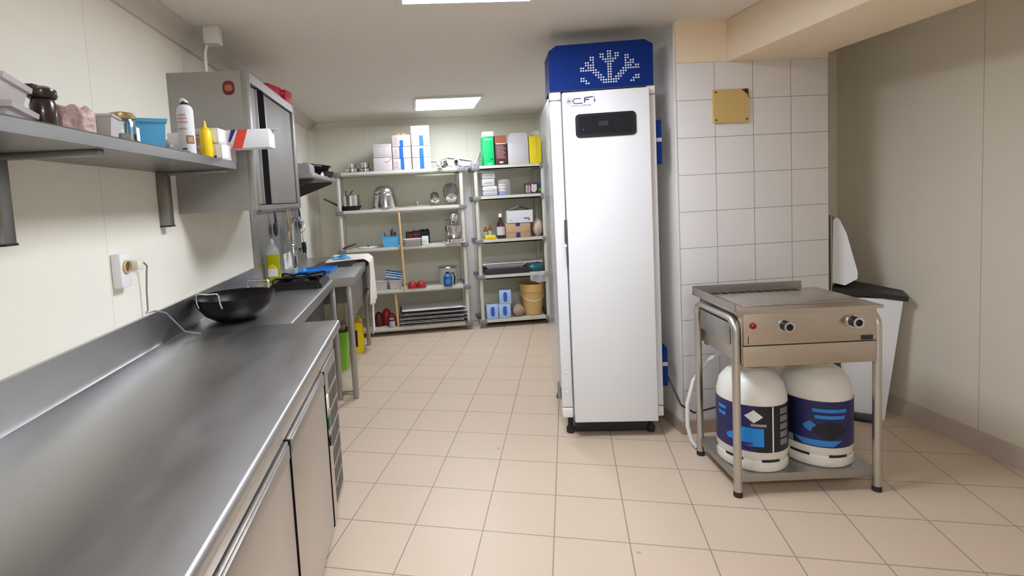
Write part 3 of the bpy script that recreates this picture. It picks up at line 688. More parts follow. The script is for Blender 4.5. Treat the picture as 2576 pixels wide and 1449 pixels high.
# --- top of left rack
def carton(label, x0, x1, z0, z1, m, y=None, d=.22, kind=None, rz=0, name='cardboard_box', open_=False):
    y = YA((x0+x1)/2)+.02 if y is None else y
    c = thing(name, label, 'box', ((x0+x1)/2, y, z0), rz)
    w = (x1-x0)/2-.0015; h = z1-z0-.002
    if not open_: MB().box(-w, w, 0, d, 0, h, .0015).build('carton', m, c)
    else:
        b = MB(); b.box(-w, w, 0, .004, 0, h); b.box(-w, w, d-.004, d, 0, h); b.box(-w, -w+.004, .004, d-.004, 0, h); b.box(w-.004, w, .004, d-.004, 0, h); b.box(-w+.004, w-.004, .004, d-.004, 0, .004)
        b.build('carton', m, c)
    return c, w, h
Zt = LA[4]+.002
def stackbox(label, x0, x1, z0, z1, tx0, tx1, tz0=0, tz1=1):
    c, w, h = carton(label, x0, x1, z0, z1, M['card'])
    W = 2*w
    tb = MB().box(-w+tx0*W, -w+tx1*W, -.0025, 0, tz0*h, h*tz1); lab(tb.build('tape_strip', M['tape'], c), 'bright blue tape')
    MB().box(-w+.12*W, -w+.16*W, -.0015, 0, .42*h, .74*h).build('print_mark', M['pinkink'], c)
    MB().box(-w+.16*W, -w+.24*W, -.0015, 0, .68*h, .74*h).build('print_mark', M['pinkink'], c)
    MB().box(-w+.23*W, -w+.27*W, -.0015, 0, .42*h, .74*h).build('print_mark', M['pinkink'], c)
    MB().box(-w+.07*W, -w+.27*W, -.0015, 0, .20*h, .32*h).build('print_mark', M['pinkink'], c)
    return c, w, h
c, w, h = carton('white carton with a printed frame, upper box of the left pair on the rack top', -.358, -.168, Zt+.136, Zt+.272, M['card'])
MB().box(-w+.02, w-.02, -.0015, 0, h-.024, h-.021).build('frame_print', M['pinkink'], c)
MB().box(-w+.02, w-.02, -.0015, 0, .018, .021).build('frame_print', M['pinkink'], c); MB().box(-.04, .03, -.0015, 0, .05, .085).build('picture_print', M['cardg'], c)
c, w, h = carton('white carton with a red curve, lower box of the left pair on the rack', -.362, -.168, Zt, Zt+.134, M['card'])
MB().tube([(.02, -.001, .09), (.05, -.001, .085), (.075, -.001, .11), (.085, -.001, .128)], .003, 5).build('red_curve_print', M['redink'], c)
MB().box(-.05, -.02, -.0015, 0, .085, .105).build('picture_print', M['cardg'], c)
stackbox('taped white carton, bottom of the middle stack on the rack top', -.163, .030, Zt, Zt+.117, .42, .60)
stackbox('taped white carton, second of the middle stack on the rack top', -.163, .030, Zt+.119, Zt+.236, .38, .58)
c, w, h = stackbox('taped white carton with open flaps, topmost of the middle stack on the rack top', -.160, .031, Zt+.238, Zt+.356, .42, .60, 0, .55)
MB().prism([(-.07, 0), (-.015, .028), (-.01, .024), (.0, 0)], (.02, .16)).xf(T(0, 0, h)).build('flap', M['kraft'], c)
MB().prism([(.07, 0), (.02, .028), (.015, .024), (.01, 0)], (.02, .16)).xf(T(0, 0, h)).build('flap', M['kraft'], c)
stackbox('taped white carton, bottom of the right stack on the rack top', .038, .232, Zt, Zt+.117, .40, .62)
stackbox('taped white carton, second of the right stack on the rack top', .038, .232, Zt+.119, Zt+.238, .40, .62, 0, .8)
stackbox('tall taped white carton, topmost of the right stack on the rack top', .036, .230, Zt+.240, Zt+.445, .44, .66, 0, .5)
# steel dishes
def ring_stack(x, y, z, rs, label):
    c = thing('steel_bowls', label, 'bowl', (x, y, z))
    z0 = 0
    for r, h in rs:
        MB().lathe([(r*.8, z0), (r, z0+h*.15), (r, z0+h), (r-.003, z0+h), (r-.003, z0+.006)], seg=26).build('dish', M['bowl'], c); z0 += h+.001
ring_stack(-.595, 5.53, Zt, ((.075, .04), (.045, .05)), 'small steel dishes piled at the left end of the rack top')
ring_stack(-.455, 5.50, Zt, ((.060, .032), (.045, .062)), 'steel ring moulds stacked beside the left pair of cartons')
# mincer parts
c = thing('machine_parts', 'jumble of grey pipes and machine parts at the right end of the left rack top', 'machine parts', (.435, 5.50, Zt), .05)
MB().lathe([(.032, 0), (.032, .10), (.022, .10), (.022, .0)], seg=22, cap0=False, cap1=False).xf(T(-.12, -.02, .045) @ Matrix.Rotation(PI/2, 4, 'X')).build('pipe_end', M['plast'], c)
MB().lathe([(.030, 0), (.034, .02), (.034, .14)], seg=20).xf(T(-.06, .12, .04) @ Matrix.Rotation(PI/2, 4, 'X')).build('motor_drum', M['dark_steel'], c)
MB().prism([(-.03, .02), (.02, .0), (.10, .015), (.085, .085), (.05, .095), (.0, .05), (-.04, .09), (-.05, .08)], (-.06, -.02)).build('hopper', mat('bone_plastic', (.42, .40, .34), .5), c)
MB().lathe([(.018, 0), (.018, .03), (.01, .03), (.01, 0)], seg=18, cap0=False, cap1=False).xf(T(.05, -.06, .055) @ Matrix.Rotation(PI/2, 4, 'X')).build('outlet', M['black'], c)
MB().prism([(-.20, .075), (-.15, .085), (0, .125), (.08, .115), (.20, .085), (.24, .06), (.20, .068), (.06, .095), (-.02, .105), (-.14, .072)], (.02, .16)).build('folded_sheet', M['cardg'], c)
MB().box(.10, .22, .0, .10, 0, .055, .01).build('grey_block', M['ltgreybox'], c)
# second tier: pot in pan, bowls, whisks
Z4 = LA[3]+.002
c = thing('frying_pan', 'black frying pan with a long handle under the saucepan on the second tier', 'pan', (-.635, 5.52, Z4))
MB().lathe([(.0, 0), (.095, 0), (.12, .045), (.117, .045), (.093, .004), (0, .004)], seg=32, cap0=False, cap1=False).build('pan_body', M['iron'], c)
MB().tube([(-.10, -.05, .04), (-.16, -.09, .085), (-.245, -.13, .135)], [.009, .011, .010], 8).build('handle', M['black'], c)
c = thing('saucepan', 'steel saucepan standing inside the black frying pan', 'saucepan', (-.630, 5.52, Z4+.006))
MB().lathe([(.0, 0), (.088, 0), (.098, .012), (.098, .148), (.101, .151), (.096, .151), (.094, .014), (0, .008)], seg=32, cap0=False, cap1=False).build('pot_body', M['bowl'], c)
MB().tube([(.0, -.08, .03), (.01, -.092, .155), (.03, -.11, .185), (.045, -.10, .195)], .007, 8).build('tongs', M['dark_steel'], c)
MB().tube([(-.03, .0, .02), (-.045, .0, .19), (-.035, 0, .20)], .006, 8).build('spoon_handle', M['dark_steel'], c)
c = thing('mixing_bowl', 'large steel mixing bowl upside down on the second tier', 'bowl', (-.275, 5.54, Z4))
MB().lathe([(.138, 0), (.14, .004), (.138, .02), (.128, .08), (.118, .135), (.114, .150), (.110, .152)], seg=40).build('bowl_body', M['bowl'], c, ang=60)
c = thing('mixing_bowl', 'smaller steel bowl upside down, stacked on the large one on the second tier', 'bowl', (-.278, 5.54, Z4+.153))
MB().lathe([(.112, 0), (.113, .006), (.105, .035), (.085, .066), (.05, .084), (.0, .088)], seg=40, cap1=False).build('bowl_body', M['bowl'], c, ang=60)
def whisk(label, x, y, z, R, hub, ang):
    c = thing('whisk_attachment', label, 'whisk', (x, y, z))
    Mx = Matrix.Rotation(ang, 4, 'X')
    b = MB()
    n = 9
    for k in range(n):
        a = k*PI/n; ca, sa = math.cos(a), math.sin(a)
        pts = []
        for i in range(17):
            t_ = i/16*PI
            r = R*math.sin(t_)**.8; zz = R*1.35*(1-math.cos(t_))*0.5*1.5
            s = 1
            pts.append((ca*R*math.cos(PI*i/16)*(.55+.45*math.sin(t_)), sa*R*math.cos(PI*i/16)*(.55+.45*math.sin(t_)), hub*.6+R*1.7*math.sin(t_)))
        b.tube(pts, .0030, 6)
    b.xf(T(0, 0, R) @ Mx).build('wires', M['wire'], c)
    MB().lathe([(.0, -.02), (.012, -.02), (.014, .0), (hub, .006), (hub*1.02, .018), (hub*.8, .03), (0, .034)], seg=24, cap0=False, cap1=False).xf(T(0, 0, R) @ Mx).build('hub', M['bowl'], c)
whisk('large balloon whisk attachment lying on the second tier at the right', .425, 5.47, Z4-.050, .118, .058, -PI*.30)
whisk('smaller balloon whisk attachment lying left of the large one on the second tier', .250, 5.46, Z4-.018, .066, .042, -PI*.30)
c = thing('mixer_paddle', 'flat steel mixer paddle lying on the second tier left of the whisks', 'paddle', (.06, 5.48, Z4))
MB().prism([(-.13, -.02), (-.02, -.035), (.02, -.03), (.13, -.04), (.13, .04), (.02, .03), (-.02, .035), (-.13, .02)], (.004, .012), ax='z').build('blade', M['bowl'], c)
MB().lathe([(.018, .012), (.02, .03), (.016, .055), (.01, .058)], seg=16).build('socket', M['bowl'], c)
# third tier
Z3 = LA[2]+.002
c = thing('blue_crate', 'sky blue plastic tub holding small tools on the middle tier', 'container', (-.235, 5.47, Z3))
b = MB(); q = lambda a, c_, zz: [(-a, -c_, zz), (a, -c_, zz), (a, c_, zz), (-a, c_, zz)]
b.rings([q(.078, .055, 0), q(.088, .062, .108), q(.092, .066, .112), q(.084, .058, .112), q(.074, .051, .004)]); b.build('tub_body', M['skyblue'], c)
for x, y, h_, r in ((-.06, 0, .145, .006), (.01, .01, .165, .012), (.02, -.02, .19, .007), (.045, .01, .15, .012)):
    MB().tube([(x*.8, y, .01), (x, y, h_)], r, 8).build('tool', M['dark_steel'], c)
def pole(label, x0, z0, x1, z1, y):
    o = MB().tube([(x0, y, z0), (x1, y, z1)], .013, 12).build('wooden_pole', M['wood']); tag(o, label, 'pole')
pole('pale wooden prop standing on the fourth tier against the front of the left rack', -.119, LA[1]+.002, -.137, 1.292, 5.398)
pole('short wooden prop on the lowest tier of the left rack', -.213, LA[0]+.003, -.226, .440, 5.44)
c = thing('plastic_trays', 'stack of clear flat trays on the middle tier right of the wooden pole', 'trays', (-.01, 5.47, Z3), .05)
for k in range(4): tray_mesh(.085, .06, .014, .001+k*.0165).build('tray', M['ltplast'], c)
c = thing('recipe_holder', 'white upright card box right of the clear trays on the middle tier', 'box', (.122, 5.46, Z3))
MB().box(-.034, .034, 0, .05, 0, .085, .002).build('holder', M['cardw'], c)
MB().box(-.02, .0, -.0015, 0, .03, .035).build('small_print', M['greyink'], c)
for i, (x, m_) in enumerate(((-.03, 'maroon'), (.04, 'maroon'), (.125, 'iron'))):
    c = thing('silicone_mould', ('maroon silicone mould behind the clear trays', 'second maroon silicone mould behind the white card box', 'dark mould standing behind the white card box')[i], 'mould', (x, 5.62, Z3), .1)
    MB().box(-.05, .05, -.03, .03, 0, .115+.008*i, .012, 3).build('mould_base', M[m_], c)
    for k in range(2): MB().lathe([(.026, 0), (.022, .018), (.0, .026)], cx=-.025+k*.05, seg=16, cap1=False).xf(T(0, 0, .113+.008*i)).build('dome', M[m_], c)
c = thing('maroon_clip_box', 'folded maroon lid leaning at the left end of the middle tier', 'lid', (-.665, 5.45, Z3))
MB().box(-.075, .075, -.04, .04, 0, .012, .003).xf(T(0, 0, .026) @ Matrix.Rotation(-.28, 4, 'Y')).build('lid_panel', M['maroon'], c)
c = thing('cake_board', 'pale flat cake board lying on the left of the middle tier', 'board', (-.48, 5.53, Z3), 0)
MB().lathe([(.10, 0), (.102, .003), (.10, .007)], seg=32).build('board_disc', M['plast'], c)
MB().lathe([(.012, .007), (.010, .018), (.0, .02)], seg=12, cap1=False).build('knob', M['black'], c)
# stand mixer
c = thing('stand_mixer', 'chrome stand mixer with a steel bowl standing on a white mat on the rack', 'mixer', (.425, 5.50, Z3+.012), .1)
MB().prism(rrect(.19, .22, .05), (0, .03), ax='z').build('base', M['chrome'], c)
MB().prism([(-.03, .03), (.03, .03), (.03, .21), (-.03, .21)], (.07, .115)).build('column', M['chrome'], c)
MB().lathe([(.045, .032), (.05, .045), (.072, .075), (.088, .12), (.092, .165), (.095, .168), (.090, .168), (.085, .12), (.065, .07), (0, .05)], cy=-.02, seg=32, cap0=False, cap1=False).build('mixing_bowl', M['bowl'], c, ang=60)
b = MB().rings([[(x, yy, z+zc) for x, z in rrect(w, hh, min(w, hh)*.45)] for yy, w, hh, zc in ((-.105, .05, .045, .255), (-.10, .075, .075, .255), (-.04, .10, .10, .26), (.06, .10, .10, .26), (.11, .08, .08, .255), (.12, .04, .04, .25))])
b.build('motor_head', M['chrome'], c, ang=60)
MB().lathe([(.028, .20), (.045, .215), (.048, .23)], cy=-.05, seg=20).build('beater_collar', M['bowl'], c)
MB().cyl((-.05, -.02, .235), (-.085, -.03, .225), .004).build('speed_lever', M['black'], c)
MB().lathe([(.003, .10), (.010, .12), (.010, .20)], cy=-.04, seg=10).build('beater_shaft', M['steel'], c)
o = MB().prism(rrect(.215, .26, .03), (0, .010), ax='z').build('white_mat', M['plast'], None, loc=(.425, 5.53, Z3)); o.rotation_euler = (0, 0, .1)
tag(o, 'white plastic mat under the stand mixer', 'mat')
# fourth tier
Z2 = LA[1]+.002
tub('clear_tub', 'left clear tub with a lid on the fourth tier', -.385, 5.50, .17, .12, .085, M['ltplast'], 0, Z2, False, M['ltplast'])
tub('clear_tub', 'clear tub with a lid leaning on the wooden pole, under the blue folders', -.215, 5.50, .13, .12, .085, M['ltplast'], 0, Z2, False, M['ltplast'])
for k in range(3):
    c = thing('blue_folder', ('lowest', 'middle', 'topmost')[k]+' of three blue boxes tilted on the clear tubs of the fourth tier', 'box', (-.235+.004*k, 5.50, Z2+.118+.024*k), 0)
    MB().box(-.085, .085, -.05, .05, 0, .016, .002).xf(Matrix.Rotation(.20, 4, 'Y')).build('folder_body', M['dkblue'] if k == 2 else M['skyblue'], c)
    MB().box(-.0855, .0855, -.0515, -.050, .004, .010).xf(Matrix.Rotation(.20, 4, 'Y')).build('white_edge', M['wlabel'], c)
c = thing('brown_cup', 'small grey cup at the left end of the fourth tier', 'cup', (-.475, 5.46, Z2))
MB().lathe([(.022, 0), (.030, .085), (.027, .085), (.019, .005)], seg=18).build('cup_body', M['ltgreybox'], c)
c = thing('heart_mould', 'red silicone mould with two domes on the fourth tier', 'mould', (.005, 5.46, Z2), .05)
MB().prism(rrect(.20, .10, .02), (0, .008), ax='z').build('mould_base', M['red'], c)
for x in (-.046, .046):
    MB().lathe([(.046, .008), (.046, .025), (.038, .052), (.02, .068), (0, .072)], cx=x, seg=24, cap1=False).build('dome', M['red'], c, ang=60)
c = thing('coffee_press', 'clear round jar with a dark handle at the right of the fourth tier', 'jar', (.35, 5.605, Z2))
MB().lathe([(.095, 0), (.10, .01), (.10, .17), (.098, .17), (.098, .012)], seg=30).build('jar_body', M['clear'], c)
MB().lathe([(.0, .171), (.102, .171), (.106, .178), (.10, .186), (0, .190)], seg=30, cap0=False, cap1=False).build('lid', M['bowl'], c)
c = thing('blue_canister', 'small dark blue canister in front of the clear jar on the fourth tier', 'canister', (.335, 5.43, Z2))
MB().lathe([(.045, 0), (.048, .005), (.048, .105), (.03, .12), (.02, .13)], seg=24).build('can_body', M['dkblue'], c)
MB().lathe([(.022, .131), (.022, .145), (.018, .148)], seg=16).build('cap', M['black'], c)
MB().tube([(.03, -.0, .125), (.062, 0, .135), (.075, 0, .08), (.065, 0, .01)], .008, 8).build('handle', M['black'], c)
MB().box(-.025, .02, -.0495, -.047, .03, .075).build('label', M['ltblue'], c)
# lowest tier
Z1_ = LA[0]+.002
for i, (x, y, s) in enumerate(((-.42, 5.55, 1), (-.34, 5.60, 1.15), (-.28, 5.52, .9))):
    c = thing('red_mould', ('leftmost', 'middle and tallest', 'rightmost')[i]+' of the dark red moulds heaped on the lowest tier', 'mould', (x, y, Z1_), .3*i)
    MB().lathe([(.048*s, 0), (.052*s, .02), (.045*s, .10*s), (.025*s, .14*s), (0, .15*s)], seg=20, cap1=False).build('mould_body', M['red'] if i else M['maroon'], c, ang=60)
    MB().lathe([(.055*s, .0), (.056*s, .012)], seg=20).build('mould_rim', M['maroon'], c)
c = thing('tin_can', 'small tin standing left of the short pole on the lowest tier', 'tin', (-.278, 5.44, Z1_))
MB().lathe([(.030, 0), (.032, .004), (.032, .082), (.030, .086)], seg=22).build('tin_body', M['ltgreybox'], c); MB().lathe([(.0322, .065), (.0322, .086)], seg=22, cap0=False, cap1=False).build('tin_band', M['maroon'], c)
lb = 'metal baking tray in the pile on the lowest tier of the left rack'
src = {}
for k in range(12):
    dx = .022*math.sin(k*2.3); loc = (.165+dx, 5.585+.010*math.cos(k*1.7), Z1_+.0136*k); rz = .02+.022*math.sin(k*1.9)
    m_ = 'trayal' if k % 3 != 1 else 'traydk'
    if m_ not in src:
        src[m_] = thing('baking_tray', lb, 'baking tray', loc, rz, 'baking trays piled on the lowest tier')
        tray_mesh(.325, .160, .006, 0, .0012, .014).build('tray_sheet', M[m_], src[m_])
    else: dup(src[m_], loc, rz, lb, 'baking trays piled on the lowest tier')
c = thing('baking_paper', 'white sheet lying on top of the baking tray pile', 'paper', (.155, 5.575, Z1_+.0136*11+.0095), .03)
MB().box(-.325, .325, -.155, .155, 0, .004, .001).build('paper_sheet', M['cardw'], c)
# --- right rack
YBk = 5.46; Zt = LB[4]+.002
def tall(name, label, x0, x1, h, m, d=.20, y=YBk): 
    c = thing(name, label, 'box', ((x0+x1)/2, y, Zt)); w = (x1-x0)/2-.002
    MB().box(-w, w, 0, d, 0, h, .002).build('carton', m, c); return c, w
c, w = tall('green_carton', 'tall green carton on top of the right rack', .785, .900, .30, M['green'])
MB().box(-w, w, -.001, .10, .302, .352).build('white_flap', M['cardw'], c)
MB().box(-w+.01, w-.01, -.0016, -.0004, .262, .276).build('faint_lettering', mat('pale_green_ink', (.25, .7, .4), .5), c)
MB().box(-w+.035, w-.03, -.0016, -.0004, .008, .024).build('faint_lettering', MATS['pale_green_ink'], c)
MB().box(w-.04, w-.008, -.0016, -.0004, .06, .066).build('faint_lettering', M['ink'], c)
c, w = tall('brown_carton', 'tall brown carton with pale lines of print next to the green carton', .908, 1.035, .305, M['brown'])
MB().box(-w, w, -.0014, -.0004, .225, .304).build('rust_panel', M['rust'], c)
MB().box(-w+.01, w-.01, -.0022, -.0014, .215, .224).build('pale_line', M['cardw'], c)
for k in range(9): MB().box(-w+.014, w-.014-.01*(k % 3), -.0018, -.0004, .070+k*.0155, .075+k*.0155).build('print_line', M['pinkink'], c)
MB().box(-.02, .02, -.0022, -.0004, .018, .034).build('white_logo', M['cardw'], c)
c, w = tall('white_carton', 'wide greyish carton with its flap up on top of the right rack', 1.045, 1.268, .225, M['cardg'])
MB().prism([(-w, .224), (w, .224), (w-.012, .30), (w-.028, .325), (-w+.032, .322), (-w+.014, .30)], (-.002, .001)).build('raised_flap', M['cardg'], c)
c, w = tall('yellow_carton', 'yellow carton on top of the right rack, half hidden by the wrapped fridge', 1.275, 1.405, .285, M['yellow'])
MB().box(.012, .016, -.0015, 0, .05, .284).build('seam', M['kraft'], c)
o = cloth('crumpled_plastic', '', M['clear'], 1.35, 5.56, Zt+.292, .15, .10, .2, 5, .06); tag(o, 'crumpled clear plastic on top of the yellow carton', 'plastic film')
c = thing('foil_bag', 'silvery plastic bag slumped over the left corner of the right rack top', 'bag', (.73, 5.50, Zt))
def fb(u, v):
    a = 2*PI*u; r = .048*(1+.22*math.sin(3*a)+.12*math.sin(8*a+2)); s = math.cos(v*PI/2*.96)**.6
    return (r*s*math.cos(a)+.03*v, r*s*math.sin(a), .145*v+.008*math.sin(6*a)*s)
b = MB().grid(fb, 30, 10); bmesh.ops.remove_doubles(b.bm, verts=b.bm.verts, dist=1e-5); b.build('bag_body', M['foil'], c)
# second tier right
Z4 = LB[3]+.002
for k, (x, w_, h_, m_) in enumerate(((.842, .155, .050, 'ltgreybox'), (.840, .150, .048, 'cardw'), (.825, .135, .078, 'card'), (.828, .140, .068, 'card'))):
    z = Z4+sum((.052, .050, .080, .07)[:k])
    c = thing('food_packet', ('dark grey packet at the bottom', 'white packet second from the bottom', 'cream packet second from the top', 'topmost cream packet')[k]+' of the stack on the right rack second tier', 'packet', (x, 5.55, z), .03*k)
    MB().box(-w_/2, w_/2, -.06, .06, 0, h_, .008).build('packet_body', M[m_], c)
    MB().box(-w_/2+.02, w_/2-.03, -.0612, -.0598, h_*.4, h_*.5).build('print_line', M['greyink'], c)
c = thing('biscuit_jar', 'clear jar with a striped roll of biscuits right of the packet stack', 'jar', (1.000, 5.55, Z4))
MB().lathe([(.066, 0), (.07, .008), (.07, .15), (.055, .165)], seg=26).build('jar_body', M['clear'], c)
for k in range(4): MB().lathe([(.034, .035+k*.03), (.042, .042+k*.03), (.042, .055+k*.03), (.034, .062+k*.03)], cx=-.02, seg=18).build('roll', M['card'] if k < 3 else M['rust'], c)
MB().lathe([(.040, .004), (.042, .03)], cx=-.02, seg=18).build('blue_band', M['tape'], c)
c = thing('photo_packet', 'printed packet with a pale picture on the right rack second tier', 'packet', (1.295, 5.50, Z4))
MB().box(-.07, .07, 0, .07, 0, .115, .004).build('packet_body', M['brown'], c)
MB().prism([(-.005, .02), (.03, .01), (.052, .04), (.05, .10), (.022, .092), (.0, .104), (-.01, .06)], (-.0016, -.0003)).build('picture_print', M['card'], c)
for k in range(3): MB().box(-.066+k*.018, -.058+k*.018, -.0016, -.0003, .01, .09).build('stripe_print', M['cardw'], c)
c = thing('blue_packet', 'dark blue and green packet next to the printed packet, by the fridge', 'packet', (1.392, 5.52, Z4))
MB().box(-.022, .022, 0, .06, 0, .115, .004).build('packet_body', M['dkblue'], c); MB().box(-.02, .02, -.0015, 0, .02, .05).build('green_panel', M['lime'], c)
# third tier right
Z3 = LB[2]+.002
def bottle(name, label, x, y, z, r, h, m, capm, lbm=None):
    c = thing(name, label, 'bottle', (x, y, z))
    MB().lathe([(r*.9, 0), (r, .005), (r, h*.55), (r*.75, h*.65), (r*.38, h*.76), (r*.36, h*.86)], seg=20).build('bottle_body', m, c)
    MB().lathe([(r*.45, h*.862), (r*.45, h*.98), (r*.3, h)], seg=16).build('cap', capm, c)
    if lbm: MB().lathe([(r*1.015, h*.14), (r*1.015, h*.48)], seg=24, cap0=False, cap1=False).build('label', lbm, c)
    return c
bottle('sauce_bottle', 'tall dark sauce bottle with a white cap and label on the right rack middle tier', .935, 5.49, Z3, .043, .262, M['sauce'], M['plast'], M['card'])
c = thing('yellow_packet', 'small yellow box lying at the left of the right rack middle tier', 'box', (.815, 5.47, Z3)); MB().box(-.056, .056, -.01, .07, 0, .038, .002).build('packet_body', M['yellow'], c)
MB().box(-.03, .03, -.0112, -.0098, .014, .02).build('print_line', M['kraft'], c)
for i, x in enumerate((.785, .835)):
    bottle('oil_bottle', ('left', 'right')[i]+' of two small amber bottles behind the yellow box', x, 5.60, Z3, .024, .15+.02*i, mat('amber_bottle', (.28, .12, .03), .2), M['kraft'] if i else M['card'], M['card'])
c, w, h = carton('brown cardboard box with blue tape on the right rack middle tier', .985, 1.255, Z3, Z3+.155, M['kraft'], YBk+.02, .24)
MB().box(-.025, .022, -.002, 0, .12, h).build('tape_strip', M['navy'], c); MB().box(-.022, .022, -.002, 0, 0, .05).build('tape_strip', M['navy'], c)
MB().box(-w, w, -.0008, 0, .052, .055).build('crease', M['rust'], c)
c, w, h = carton('open white carton resting on the brown cardboard box', 1.005, 1.285, Z3+.157, Z3+.290, M['cardw'], YBk+.015, .22, open_=True)
MB().prism([(-w, .0), (.0, .048), (.002, .044), (-w+.004, -.002)], (.03, .20)).xf(T(0, 0, h)).build('flap', M['cardw'], c)
MB().prism([(w, .0), (.0, .048), (.002, .044), (w-.004, -.002)], (.06, .21)).xf(T(0, 0, h)).build('flap', M['ink'], c)
MB().box(w-.10, w-.04, -.0015, 0, .04, .052).build('blue_print', M['tape'], c); MB().box(w-.055, w-.03, -.0015, 0, .022, .036).build('red_print', M['redink'], c)
MB().box(-w+.015, -w+.05, -.0015, 0, .025, .030).build('small_print', M['greyink'], c)
def blob(name, label, cat, x, y, z, rx, ry, h, m, seed=1):
    c = thing(name, label, cat, (x, y, z)); r_ = random.Random(seed); ph = [r_.random()*6 for _ in range(4)]
    def f(u, v):
        a = 2*PI*u; s = (math.sin(PI*(v*.9+.08)))**.55; k = 1+.10*math.sin(3*a+ph[0]+2*v)+.06*math.sin(7*a+ph[1]+5*v)
        return (rx*s*k*math.cos(a), ry*s*k*math.sin(a), h*v)
    b = MB().grid(f, 28, 12); bmesh.ops.remove_doubles(b.bm, verts=b.bm.verts, dist=1e-5)
    bmesh.ops.holes_fill(b.bm, edges=[e for e in b.bm.edges if e.is_boundary], sides=60); b.build('bag_body', m, c, ang=60)
    MB().tube([(0, 0, h*.97), (.006, .004, h*1.08), (.014, .0, h*1.16)], [.012, .006, .014], 8).build('twisted_neck', m, c)
    return c
blob('flour_bag', 'crumpled pale paper bag right of the brown box on the middle tier', 'bag', 1.345, 5.56, Z3, .058, .09, .19, mat('paper_bag', (.56, .44, .36), .8, bump=.5, bscale=30), 4)
# fourth tier right
Z2 = LB[1]+.002
c = thing('storage_crate', 'long dark crate on the fourth tier of the right rack', 'crate', (.975, 5.57, Z2))
MB().box(-.235, .235, -.12, .12, 0, .062, .004).build('crate_body', mat('dark_crate', (.03, .028, .035), .5), c); MB().box(-.22, .22, -.121, -.119, .045, .05).build('crate_rib', M['cordb'], c)
c = thing('grey_tray', 'flat pale grey tray on top of the dark crate', 'tray', (.96, 5.57, Z2+.063)); tray_mesh(.215, .105, .035).build('tray_body', M['ltgreybox'], c)
c = thing('baking_sheet', 'wide thin grey sheet topping the pile above the dark crate', 'baking sheet', (1.05, 5.625, Z2+.102)); MB().box(-.33, .33, -.13, .13, 0, .006, .002).build('sheet', M['trayal'], c)
MB().tube([(-.33, -.128, .009), (.33, -.128, .009)], .004, 6).build('rolled_edge', M['trayal'], c)
blob('teal_bag', 'dark teal plastic bag at the right of the fourth tier', 'bag', 1.300, 5.50, Z2, .085, .05, .090, M['teal'], 8)
o = MB().grid(lambda u, v: (1.215+.18*u, 5.426+.004*math.sin(12*u+4*v), Z2+.010-.13*v*(1-.4*abs(u-.6))), 20, 10).build('hanging_film_bag', M['clear'], None, 80, solid=.002); tag(o, 'clear plastic bag hanging over the front of the fourth tier', 'bag')
# lowest tier right
Z1_ = LB[0]+.002
def tetra(label, x, z, rz):
    c = thing('blue_carton', label, 'box', (x, 5.52, z), rz)
    MB().box(-.063, .063, -.06, .06, 0, .150, .003).build('carton', mat('pale_blue_card', (.42, .55, .78), .5), c)
    MB().prism([(u*.085, .078+v*.115) for u, v in [(a*.5, b_*.5) for a, b_ in rrect(1.0, 1.8, .45)]], (-.0615, -.0602)).build('blue_picture', mat('royal_blue_ink', (.02, .12, .55), .45), c)
    return c
tetra('left of two blue and white cartons on the lowest tier of the right rack', .793, Z1_, .1)
tetra('right of two blue and white cartons on the lowest tier, below a third one', .932, Z1_, 0)
tetra('blue and white carton stacked on top of the right one on the lowest tier', .945, Z1_+.151, -.05)
blob('sugar_bag', 'tan sack beside the tan bucket on the lowest tier', 'bag', 1.085, 5.53, Z1_, .068, .07, .13, M['tan'], 3)
c = thing('plastic_bucket', 'tan plastic bucket on the lowest tier of the right rack', 'bucket', (1.262, 5.60, Z1_))
MB().lathe([(.10, 0), (.104, .004), (.128, .26), (.135, .262), (.136, .28), (.140, .34), (.136, .34), (.132, .27), (.10, .01)], seg=36).build('bucket_body', M['beigep'], c)
MB().lathe([(.132, .255), (.139, .258), (.139, .268), (.133, .27)], seg=36, cap0=False, cap1=False).build('bucket_rim', M['beigep'], c)
MB().tube([(.136*math.cos(a), -.137+.0*a if False else -.137*abs(math.sin(a)), .26-.10*math.sin(a)) for a in [PI*i/16 for i in range(17)]], .003, 6).build('bail_handle', M['plast'], c)

# ------------------------------------------------------------------ tall fridge
FR = thing('tall_fridge', 'tall white upright fridge with a dark blue snowflake crown in the middle of the room', 'fridge', (.80, 2.88, 0), -.163)
Wf, Df = .572, .66
MB().box(.045, Wf, .035, Df, .112, 1.975, .008).build('body', M['white'], FR)
for x0, x1 in ((0, .062), (Wf-.046, Wf)):
    s = MB().box(x0, x1, 0, .035, .175, 1.925, .007, 3).build('front_stile', M['white'], FR)
    for z0, z1 in ((.112, .170), (1.93, 1.975)):
        MB().box(x0, x1, 0, .035, z0, z1, .007, 3).build('stile_cap', M['white'], FR)
for zc in (1.74, .36):
    for dz in (-.095, -.06, .02, .055):
        MB().lathe([(.0065, 0), (.006, .002), (.0, .0045)], seg=14, cap1=False).xf(T(.030, 0, zc+dz) @ Matrix.Rotation(PI/2, 4, 'X')).build('screw_cap', M['plast'], FR)
dr = MB().box(.066, .531, -.036, .0, .098, 1.962, .006, 3).build('door', M['white'], FR)
hb = MB(); hb.prism([(x, z) for x, z in rrect(.325, .128, .022)], (-.006, .0)); hb.xf(T(.292, -.036, 1.775))
dp = hb.build('control_panel', M['black'], dr)
MB().prism(rrect(.290, .098, .012), (-.0022, 0)).xf(T(.290, -.042, 1.778)).build('display_glass', M['dkglass'], dp)
MB().box(.255, .305, -.0452, -.0442, 1.768, 1.795).build('display_digits', mat('dim_grey', (.028, .026, .034), .4), dp)
MB().box(.168, .172, -.0452, -.0442, 1.752, 1.756).build('indicator', M['greyink'], dp)
